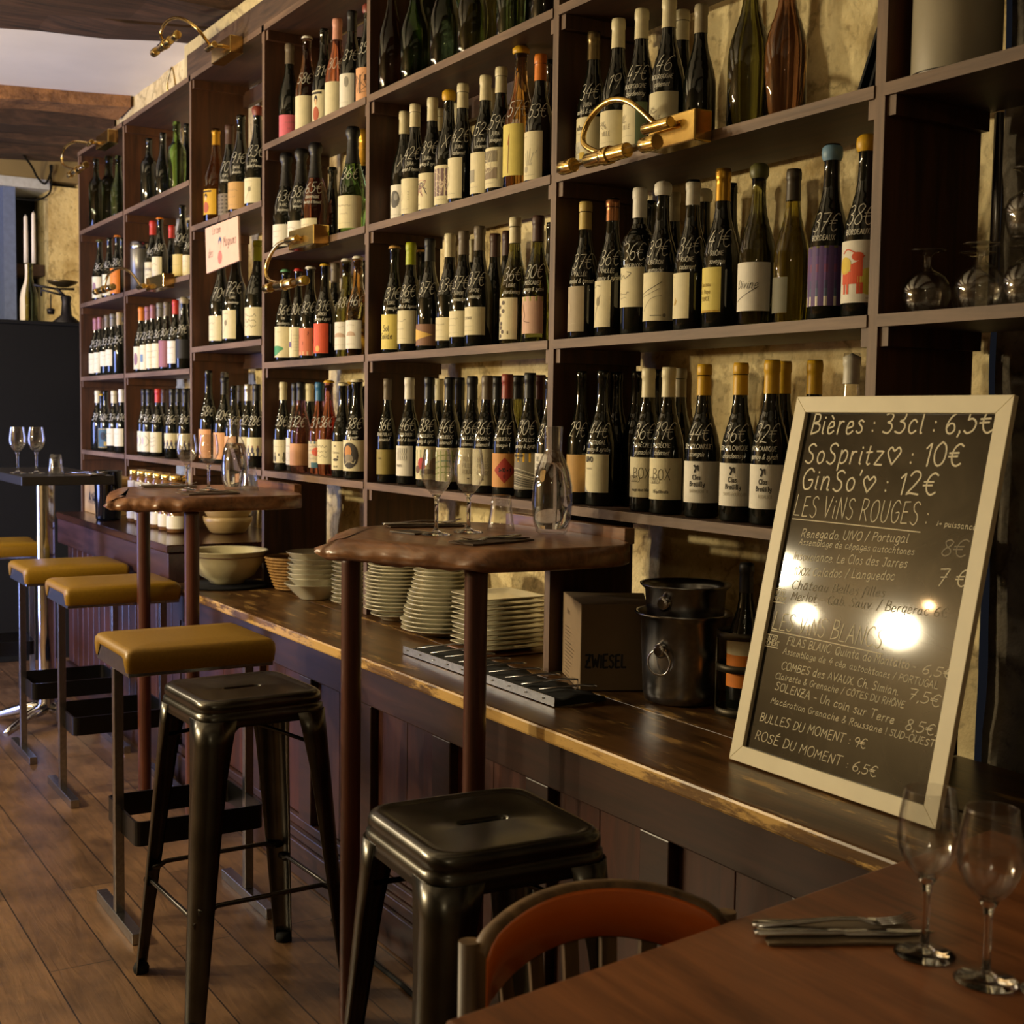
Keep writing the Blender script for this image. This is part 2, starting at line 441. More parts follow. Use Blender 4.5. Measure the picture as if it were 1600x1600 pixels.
# ---------------------------------------------------------------- single-stroke handwriting
FONT = {}
def _glyphs(txt):
    for line in txt.strip().splitlines():
        ch, rest = line[0], line[2:]
        st = []
        for s in rest.split('|'):
            nums = s.split()
            straight = nums[0] == '!'
            if straight: nums = nums[1:]
            p = []
            for q in nums:
                a, b = q.split(',')
                p.append((float(a), float(b)))
            st.append((straight, p))
        FONT[ch] = st
_glyphs("""
0 2.6,10 .9,8 .3,5 1,1.5 2.6,0 4.3,1.6 4.8,5 4.2,8.4 2.6,10
1 ! .6,7.6 2.4,10 2.2,0
2 .4,8 1.6,9.8 3.6,9.6 4.3,7.6 3,4.6 .2,.2 1.4,.6 4.8,.1
3 .5,9.2 2.4,10 4,8.6 3.4,6.2 1.8,5.4 3.8,4.6 4.4,2.4 2.8,.1 .2,.8
4 ! 3,10 .2,3.4 4.8,3.6|! 3.9,6.4 3.3,0
5 ! 4.6,10 1.4,9.8 1,5.6|1,5.6 2.8,6 4.4,4.2 3.8,1.2 1.6,-.1 .1,.9
6 4.2,9.8 1.8,7.6 .4,3.6 1.2,.6 3,0 4.4,1.8 3.6,4.4 1.8,4.6 .6,2.8
7 ! .3,9.6 4.8,9.9 1.8,0|! 1.4,5 4.2,5.2
8 4,9 2.4,10 .8,8.6 1.8,6 3.8,4 4.2,1.6 2.4,0 .6,1.4 1.2,4 3.4,6.4 4.2,8.4 4,9
9 4.2,7.8 2.8,10 .8,9 .4,6.8 1.8,5 3.6,6 4.3,8 4,4 3.2,0
€ 5.2,9 3.6,10 1.8,8.4 1,5 1.8,1.4 3.6,0 5.4,1.2|! -.2,5.8 3.8,6|! -.3,4.2 3.5,4.4
, .6,.8 .9,.2 .2,-1.8
. ! .3,.5 .6,0
: ! .4,1.4 .6,.9|! .5,5.2 .7,4.7
! ! .5,10 .4,3|! .4,.5 .5,0
- ! .2,3.8 3,4
/ ! .2,-1 2.6,10.5
' ! .6,10.4 .2,8
% 1,9.6 .3,8.6 1,7.6 1.7,8.6 1,9.6|! 4.6,9.8 .4,0|4,2.2 3.3,1.2 4,.2 4.7,1.2 4,2.2
& 4.6,.2 1.4,7.4 2,9.8 3.2,8.6 .6,3.4 .6,1 2.2,0 4.8,4
+ ! .2,4 4.2,4.2|! 2.2,6.4 2.2,1.8
= ! .2,5 3.8,5.2|! .2,3 3.8,3.2
♡ 2.8,0 .6,4 .2,6 1.4,7.6 2.8,6 4.4,7.6 5.6,6 5,4 2.8,0
♪ ! 1.6,8 1.4,1|1.4,1 .6,1.4 .4,.4 1.4,1
→ ! .2,3.6 4,3.8|! 2.8,5.4 4.2,3.8 2.6,2.2
A ! 0,0 2.4,10 4.8,0|! 1,3.6 4,3.8
B ! .6,0 .8,10|.8,10 3.6,9.4 3.6,6.4 .8,5.4 4.2,4.6 4.4,1.6 .6,0
C 4.8,8.6 3.2,10 1,8 .4,4.6 1.6,.8 3.4,0 5,1.4
D ! .6,0 .8,10|.8,10 3.8,9 5,5.4 3.8,1.4 .6,0
E ! 4.2,10 .8,9.8 .6,0 4.3,.2|! .7,5.2 3.6,5.4
F ! 4.2,10 .8,9.8 .6,0|! .7,5.2 3.6,5.4
G 4.8,8.4 3,10 1,8 .4,4.4 1.6,.6 3.6,.2 4.8,2 4.8,4.6 3,4.4
H ! .6,10 .4,0|! 4.6,10 4.4,0|! .4,5 4.6,5.2
I ! .8,10 .6,0
J 3.4,10 3.4,2.6 2.2,0 .4,1.2|! 1.4,10 4.6,10
K ! .6,10 .5,0|! 4.6,10 .6,4.6 4.8,0
L ! .8,10 .5,.2 4.2,.2
M ! .3,0 .9,10 3,4 5.2,10 5.7,0
N ! .4,0 .7,10 4.4,.2 4.7,10
O 2.8,10 .8,8.2 .3,4.6 1.4,.8 3,0 4.8,1.8 5.2,5.6 4.4,9 2.8,10
P ! .6,0 .8,10|.8,10 3.8,9.4 4.2,7 3,5 .7,4.6
Q 2.8,10 .8,8.2 .3,4.6 1.4,.8 3,0 4.8,1.8 5.2,5.6 4.4,9 2.8,10|! 3.2,2.4 5.4,-.8
R ! .6,0 .8,10|.8,10 3.8,9.4 4,7 2.8,5.2 .7,4.8|! 2,5 4.8,0
S 4.4,8.8 2.8,10 .9,8.6 1.4,6.2 3.6,4.4 4,1.8 2.4,0 .3,1.2
T ! 0,9.8 5,10|! 2.5,10 2.3,0
U .5,10 .4,3 1.4,.2 3.4,.2 4.5,3 4.7,10
V ! .2,10 2.2,0 4.8,10
W ! .2,10 1.4,0 3,7 4.6,0 6.2,10
X ! .3,10 4.6,0|! 4.6,10 .2,0
Y ! .2,10 2.4,5 4.8,10|! 2.4,5 2.2,0
Z ! .4,9.8 4.6,10 .3,.2 4.8,.2|! 1,5 3.8,5.2
a 3.6,5.4 2,6.4 .5,4.4 .6,1.2 1.8,0 3.2,1.8 3.6,5.8 3.6,1 4.6,.2
b .7,10 .6,.4|.6,3.6 2,6 3.6,4.8 3.6,1.6 2,0 .6,1
c 3.6,5 2.2,6.2 .6,4.4 .6,1.4 2,0 3.8,1.2
d 3.6,5 2.2,6.2 .6,4.4 .6,1.2 2,0 3.5,2|3.8,10 3.5,1 4.4,.1
e .5,2.8 3.4,3.8 3,6 1.4,5.8 .5,3 1,.4 2.4,0 4,1.4
f 3.4,9.4 2.2,10 1.5,7.4 1.2,0 .6,-2.6|! .2,5.6 3,5.8
g 3.6,5.2 2,6.2 .6,4.2 .8,1 2.2,.4 3.5,3|3.6,6 3.5,-1.4 2.2,-3.2 .5,-2.2
h .8,10 .6,0|.6,3.4 2,6 3.4,5.2 3.4,.6 4.2,.1
i ! .7,6 .6,.6 1.2,.1|! .8,8.2 .9,7.7
j .9,6 .8,-1.6 -.4,-3|! 1,8.2 1.1,7.7
k .8,10 .6,0|! 3.4,6 .7,2.8 3.6,0
l .7,10 .6,1 1.4,.1
m .6,6 .5,0|.5,3.6 1.6,6 2.6,5 2.6,0|2.6,3.6 3.8,6 4.8,5 4.8,.6 5.5,.1
n .6,6 .5,0|.5,3.4 1.9,6 3.3,5 3.3,.6 4.1,.1
o 2.2,6.2 .7,5 .5,2 1.8,0 3.4,1.2 3.6,4.4 2.2,6.2
p .7,6 .4,-3.2|.6,3.6 2,6 3.6,4.8 3.4,1.4 1.8,0 .6,1
q 3.6,5.4 2,6.2 .6,4.4 .8,1 2.2,.2 3.4,2|3.7,6 3.4,-3.2
r .6,6 .5,0|.5,3.4 1.6,5.8 2.8,5.8
s 3.2,5.4 1.8,6.2 .7,5 2.6,3 3,1 1.6,0 .2,.9
t ! 1.5,9 1.2,1 2,0 2.8,.6|! .1,6 3,6.2
u .6,6 .5,1.4 1.6,0 3.2,1.6|3.5,6 3.3,.8 4.2,.1
v ! .3,6 1.8,0 3.6,6
w ! .3,6 1.3,0 2.5,4.6 3.7,0 4.9,6
x ! .3,6 3.4,0|! 3.4,6 .2,0
y .6,6 .8,2.4 2,1 3.4,3|3.6,6 3.2,-1 1.6,-3.2 .4,-2.4
z ! .4,6 3.4,6 .3,.1 3.6,.1
""")
_ACC = {'é': ('e', [(True, [(1.6, 7.4), (2.8, 9.2)])]), 'è': ('e', [(True, [(1.2, 9.4), (2.6, 7.6)])]), 'â': ('a', [(True, [(1, 7.2), (2.2, 8.8), (3.4, 7.2)])]),
        'É': ('E', [(True, [(1.8, 11), (3.2, 12.8)])]), 'Ô': ('O', [(True, [(1.4, 10.8), (2.8, 12.6), (4.2, 10.8)])]), 'È': ('E', [(True, [(1.4, 12.8), (2.8, 11)])]), 'ç': ('c', [(True, [(2, 0), (2.4, -1.4), (1.4, -2)])]),
        'ü': ('u', [(True, [(1.2, 7.6), (1.4, 8.2)]), (True, [(2.8, 7.6), (3, 8.2)])])}
for _k, (_b, _s) in _ACC.items(): FONT[_k] = FONT[_b] + _s
def layout(text, size, slant=.08, seed=1, gap=1.5, wob=.25):
    """polylines of a handwritten line: (list of point lists, width)"""
    rr = random.Random(seed); x = 0; out = []
    for ch in text:
        if ch == ' ': x += 3.2; continue
        g = FONT.get(ch) or FONT['-']
        w = max(p[0] for _, st in g for p in st)
        dy = rr.uniform(-wob, wob); sc = 1 + rr.uniform(-.06, .06)
        for straight, st in g:
            pts = [Vector((x + p[0] * sc + (p[1]) * slant * 1., p[1] * sc + dy, 0)) for p in st]
            if len(pts) > 2 and not straight: pts = catmull(pts, 5)
            else:
                q = []
                for a, b in zip(pts, pts[1:]): q += [a.lerp(b, k / 6) for k in range(6)]
                pts = q + [pts[-1]]
            out.append(pts)
        x += w * sc + gap
    s = size / 10
    return [[(p.x * s, p.y * s) for p in st] for st in out], (x - gap) * s
def ribbons(g, lines, w, fn, mi=0, jit=0):
    """flat pen strokes laid on a surface; fn maps (u, v) to a point"""
    for st in lines:
        P = st; n = len(P)
        if n < 2: continue
        vs = []
        for i in range(n):
            a = P[max(0, i - 1)]; b = P[min(n - 1, i + 1)]
            dx, dy = b[0] - a[0], b[1] - a[1]; d = hypot(dx, dy) or 1e-9
            nx, ny = -dy / d * w / 2, dx / d * w / 2
            if i == 0 or i == n - 1:
                ex = dx / d * w * .3 * (-1 if i == 0 else 1); ey = dy / d * w * .3 * (-1 if i == 0 else 1)
            else: ex = ey = 0
            vs += [fn(P[i][0] + nx + ex, P[i][1] + ny + ey), fn(P[i][0] - nx + ex, P[i][1] - ny + ey)]
        g.add(vs, [(2 * i, 2 * i + 1, 2 * i + 3, 2 * i + 2) for i in range(n - 1)], mi)
def patch(g, top, bot, u0, u1, n, fn, mi=0):
    """filled area between two curves v = bot(u) .. top(u), sliced so that it follows a curved surface"""
    vs = []
    for i in range(n + 1):
        u = u0 + (u1 - u0) * i / n
        vs += [fn(u, bot(u)), fn(u, top(u))]
    g.add(vs, [(2 * i, 2 * i + 2, 2 * i + 3, 2 * i + 1) for i in range(n)], mi)
# ---------------------------------------------------------------- the room
g = G(); g.box((-8.2, -3.5, -.08), (3.0, .45, 0)); struct('floor', g, M_FLOOR)

def stone_wall(name, x0, x1, z0, z1, y, mat, amp, nx, nz, seed=0):
    vs, fs = [], []
    for j in range(nz + 1):
        for i in range(nx + 1):
            x = x0 + (x1 - x0) * i / nx; z = z0 + (z1 - z0) * j / nz
            d = noise.noise(Vector((x * 1.7 + seed, z * 1.9, 3.1))) * .6 + noise.noise(Vector((x * 5 + seed, z * 5.5, 7))) * .4
            dd = noise.noise(Vector((x * 14, z * 14, 1.3 + seed))) * .15
            vs.append((x, y - amp * max(-1, min(1, d + dd)), z))
    w = nx + 1
    for j in range(nz):
        for i in range(nx): fs.append((j * w + i, j * w + i + 1, (j + 1) * w + i + 1, (j + 1) * w + i))
    n = len(vs)
    me = mesh_from(name, vs, fs, True, [mat])
    o = link(name, me); o['kind'] = 'structure'
    return o
stone_wall('wall_back', -7.4, .11, .0, 3.2, .300, M_STONE, .022, 230, 100)
stone_wall('wall_right', .11, 3.0, .0, 3.2, .315, M_STONEDK, .03, 110, 110, 4)  # stone past the last upright, its shade painted in by the darker material
g = G(); g.box((-8.2, -3.62, 0), (3.0, -3.5, 3.2)); struct('wall_front', g, plain('ochre_wall_paint', '6b5a40', .8, var=.08, scale=3))
g = G(); g.box((3.0, -3.6, 0), (3.12, .5, 3.2)); struct('wall_side', g, M_STONEDK)

# far end wall with the blue-framed doorway
g = G()
g.box((-7.6, .106, 0), (-7.0, .30, 2.80)); struct('wall_end_pillar', g, M_STONE)
g = G()
g.box((-7.6, -3.5, 2.83), (-6.98, .30, 3.12)); struct('wall_end', g, M_TAN)
g = G(); g.box((-7.7, -3.5, 2.77), (-6.97, .11, 2.83)); struct('trim_1', g, plain('lintel_paint', 'c9ccd6', .6))
g = G(); g.box((-7.45, -.165, 0), (-7.0, -.092, 2.77)); struct('trim_2', g, plain('blue_frame_paint', '6f7fae', .5))
g = G(); g.box((-7.45, -.092, 0), (-7.40, .106, 2.77), 0); struct('wall_recess', g, plain('dark_recess', '1a1a1d', .7))
g = G(); g.box((-7.45, -1.1, 0), (-7.42, -.165, 2.77)); struct('door_1', g, plain('dark_door_paint', '22252f', .4))
g = G(); g.box((-7.42, -.09, 2.24), (-7.1, .10, 2.31)); struct('trim_3', g, M_BEAM)

# ceiling: plaster bays between old beams
g = G(); g.box((-8.2, -3.6, 3.13), (3.0, .45, 3.22)); struct('ceiling', g, M_PLASTER)
def beam(name, x0, x1, z0, skew=.14, jag=.02, seed=0, mat=None):
    rings = []
    for i in range(15):
        y = -3.5 + 3.78 * i / 14
        sx = .245 * (y + .3)
        r = [rnd.uniform(-jag, jag) for _ in range(4)]
        rings.append([(x0 + sx + r[0], y, z0 + r[1]), (x1 + sx + r[2], y, z0 + r[3]), (x1 + sx + r[2] * .5, y, 3.14), (x0 + sx + r[0] * .5, y, 3.14)])
    g = G(); g.loft(rings, 0, False); struct(name, g, mat or M_BEAM)
beam('ceiling_beam_1', -4.14, -3.84, 2.99, seed=1)
beam('ceiling_beam_2', -3.78, -3.44, 2.975, seed=2)
beam('ceiling_beam_3', -2.2, -1.9, 2.97)
beam('ceiling_beam_4', -.6, -.3, 2.97)
beam('ceiling_beam_5', 1.0, 1.3, 2.97)
beam('ceiling_beam_6', -6.12, -5.86, 3.05, jag=.02, mat=stone('brick_infill', '94683f', '5a3c26', (.3, .25, .2)))
beam('ceiling_beam_7', -6.42, -6.20, 2.99, jag=.012)
beam('ceiling_beam_8', -6.66, -6.48, 2.96, jag=.012)
beam('ceiling_beam_9', -6.94, -6.72, 2.92, jag=.02)
# power cable looping down the end of the beams to the door frame
g = G(); g.tube(catmull([(-6.72, -.10, 2.93), (-6.85, -.02, 2.88), (-6.93, .03, 2.83), (-6.93, .075, 2.80), (-6.93, .11, 2.87), (-6.93, .115, 2.92)], 8), .007, 8)
g.tube(catmull([(-6.95, .11, 2.92), (-6.95, .115, 2.80), (-6.96, .10, 2.74), (-6.98, .03, 2.70), (-7.0, -.09, 2.70)], 8), .006, 8)
tag(obj('power_cable', g, M_BLACK), 'black cable looping under the last beams above the blue door frame', 'cable')

# ---------------------------------------------------------------- shelving
XU = [-5.737, -4.825, -3.778, -2.919, -2.016, -.953, .094]
T = .024
sh = thing('wine_shelving', 'tall open wooden wine shelving filling the stone wall, stained brown', 'shelving', (-2.4, 0, .745))
def part_at(name, g, mats, root, bevel=0):
    o = obj(name, g, mats, root, bevel=bevel)
    o.matrix_parent_inverse = Matrix.Translation(root.location).inverted()
    return o
for i, x in enumerate(XU):
    z0 = .886 if i in (1, 2) else .7462
    g = G(); g.box((x - T / 2, 0, z0), (x + T / 2, .252, 2.77), 0, 1)
    part_at('upright', g, [M_UP, M_EDGEV], sh)
def shelf(x0, x1, z, t=.022, y0=-.003):
    g = G(); g.box((x0, y0, z - t), (x1, .252, z), 0, 1)
    part_at('shelf', g, [M_SHELF, M_EDGE], sh)
def cleat(x, side, z):
    g = G()
    if side > 0: g.box((x + T / 2, .006, z - .022 - .034), (x + T / 2 + .02, .25, z - .022), 0, 1)
    else: g.box((x - T / 2 - .02, .006, z - .022 - .034), (x - T / 2, .25, z - .022), 0, 1)
    part_at('cleat', g, [M_UP, M_EDGEV], sh)
for b in range(6):
    x0, x1 = XU[b] + T / 2, XU[b + 1] - T / 2
    lv = [1.167, 1.655, 2.164] if b == 2 else [1.167, 1.567, 1.967, 2.362]
    for z in lv:
        shelf(x0, x1, z); cleat(XU[b], 1, z); cleat(XU[b + 1], -1, z)
    shelf(x0 - T, x1 + T, 2.792, .022); cleat(XU[b], 1, 2.792); cleat(XU[b + 1], -1, 2.792)
for z in (1.567, 1.967, 2.362):
    shelf(XU[6] + T / 2, 1.75, z); cleat(XU[6], 1, z)
for b, z in ((2, 1.655), (2, 2.77), (3, 1.967), (3, 2.77), (4, 2.362)):
    g = G(); g.box((XU[b] + T / 2, .228, z - .085), (XU[b] + (.50 if b > 2 else .84), .25, z - .023)); part_at('back_rail', g, [M_SHELF], sh)
# boards above the shelving
g = G(); g.box((-3.95, .03, 2.793), (1.5, .06, 2.957))
tag(obj('fascia_board', g, plain('cream_paint', 'c9b98c', .6)), 'cream painted board running above the shelving under the beams', 'board')
g = G(); g.box((-3.82, .0, 2.793), (1.5, .028, 2.884))
tag(obj('rail_plank', g, wood('old_plank', '3a2a1e', '6a503a', 'X', .7, bump=.5)), 'old brown plank fixed along the top of the shelving', 'plank')

# ---------------------------------------------------------------- counter under the shelving
g = G()
g.box((-3.04, -.32, .713), (1.75, -.035, .745), 0, 1); g.box((-3.04, -.033, .713), (1.75, .262, .744), 0)
ct = obj('worktop', g, [M_COUNTER, M_COUNTERED], bevel=.006)
tag(ct, 'long worn wooden counter top with scuffed yellowish front edge', 'counter top')
g = G(); g.box((-4.88, -.325, .855), (-3.055, .262, .885))
tag(obj('raised_worktop', g, wood('dark_counter', '24130c', '4a2a1c', 'X', .22, coat=.3), bevel=.004), 'higher dark glossy counter top at the far end by the jars', 'counter top')
cb = thing('counter_cabinet', 'dark panelled wooden base beneath the long worn counter', 'cabinet', (-.5, -.28, 0))
g = G(); g.box((-3.04, -.245, .0), (1.75, .255, .712)); part_at('carcass', g, M_RAIL, cb)
g = G(); g.box((-3.04, -.285, .605), (1.75, -.246, .712)); part_at('top_rail', g, M_RAIL, cb, .004)
stx = [-2.98, -2.25, -1.83, -1.42, -.98, -.55, -.14, .27, .62, 1.05, 1.5]
for x in stx:
    g = G(); g.box((x - .045, -.28, .165), (x + .045, -.246, .604)); part_at('stile', g, M_RAIL, cb, .003)
for a, b in zip(stx, stx[1:]):
    g = G(); n = 2
    for k in range(n):
        xa = a + .046 + (b - a - .092) * k / n; xb = a + .046 + (b - a - .092) * (k + 1) / n - .0015
        g.box((xa, -.258, .166), (xb, -.246, .604))
    part_at('panel', g, M_PANEL, cb, .002)
g = G(); g.box((-3.04, -.300, .0), (1.75, -.246, .105)); g.box((-3.04, -.290, .105), (1.75, -.246, .135)); g.box((-3.04, -.275, .135), (1.75, -.246, .164))
part_at('plinth', g, M_RAIL, cb, .004)
cb2 = thing('raised_cabinet', 'dark panelled base under the higher far counter, bluish in daylight', 'cabinet', (-3.9, -.28, 0))
g = G(); g.box((-4.86, -.25, 0), (-3.06, .255, .854)); part_at('carcass', g, M_RAIL, cb2)
g = G(); g.box((-4.88, -.318, .735), (-3.058, -.251, .853)); part_at('front_board', g, wood('front_board_wood', '2c1a1c', '4c3032', 'X', .35, coat=.25), cb2, .004)
g = G(); g.box((-4.86, -.29, .0), (-3.06, -.251, .15)); part_at('plinth', g, M_RAIL, cb2, .004)
for k in range(18):
    xa = -4.86 + 1.80 * k / 18
    g = G(); g.box((xa + .003, -.275, .151), (xa + .0975, -.251, .733)); part_at('board', g, M_PANEL, cb2, .006)
# cable lying along the foot of the counter
g = G(); g.tube(catmull([(-1.46, -.35, .006), (-1.30, -.345, .006), (-1.17, -.37, .006), (-1.02, -.37, .006), (-.9, -.37, .006), (-.7, -.345, .006), (-.4, -.35, .006)], 8), .006, 8)
tag(obj('floor_cable', g, M_BLACK), 'black cable lying on the floorboards along the counter plinth', 'cable')

# ---------------------------------------------------------------- black cabinet at the far end
bc = thing('black_cabinet', 'tall matt black cabinet beside the far end of the shelving', 'cabinet', (-6.0, -.6, 0))
g = G(); g.box((-6.45, -1.6, 0), (-5.762, .02, 1.845)); part_at('body', g, M_BLACK, bc, .004)
g = G(); g.box((-6.47, -1.62, 1.846), (-5.755, .025, 1.866)); part_at('top', g, M_BLACK, bc, .003)
# thin steel pipe running down the wall at the end of the bottle shelves
g = G(); g.tube([(.137, .262, 1.568), (.137, .262, 1.944)], .009, 12)
tag(obj('steel_pipe', g, M_STEEL), 'thin steel pipe on the dark wall above the upturned goblets', 'pipe')

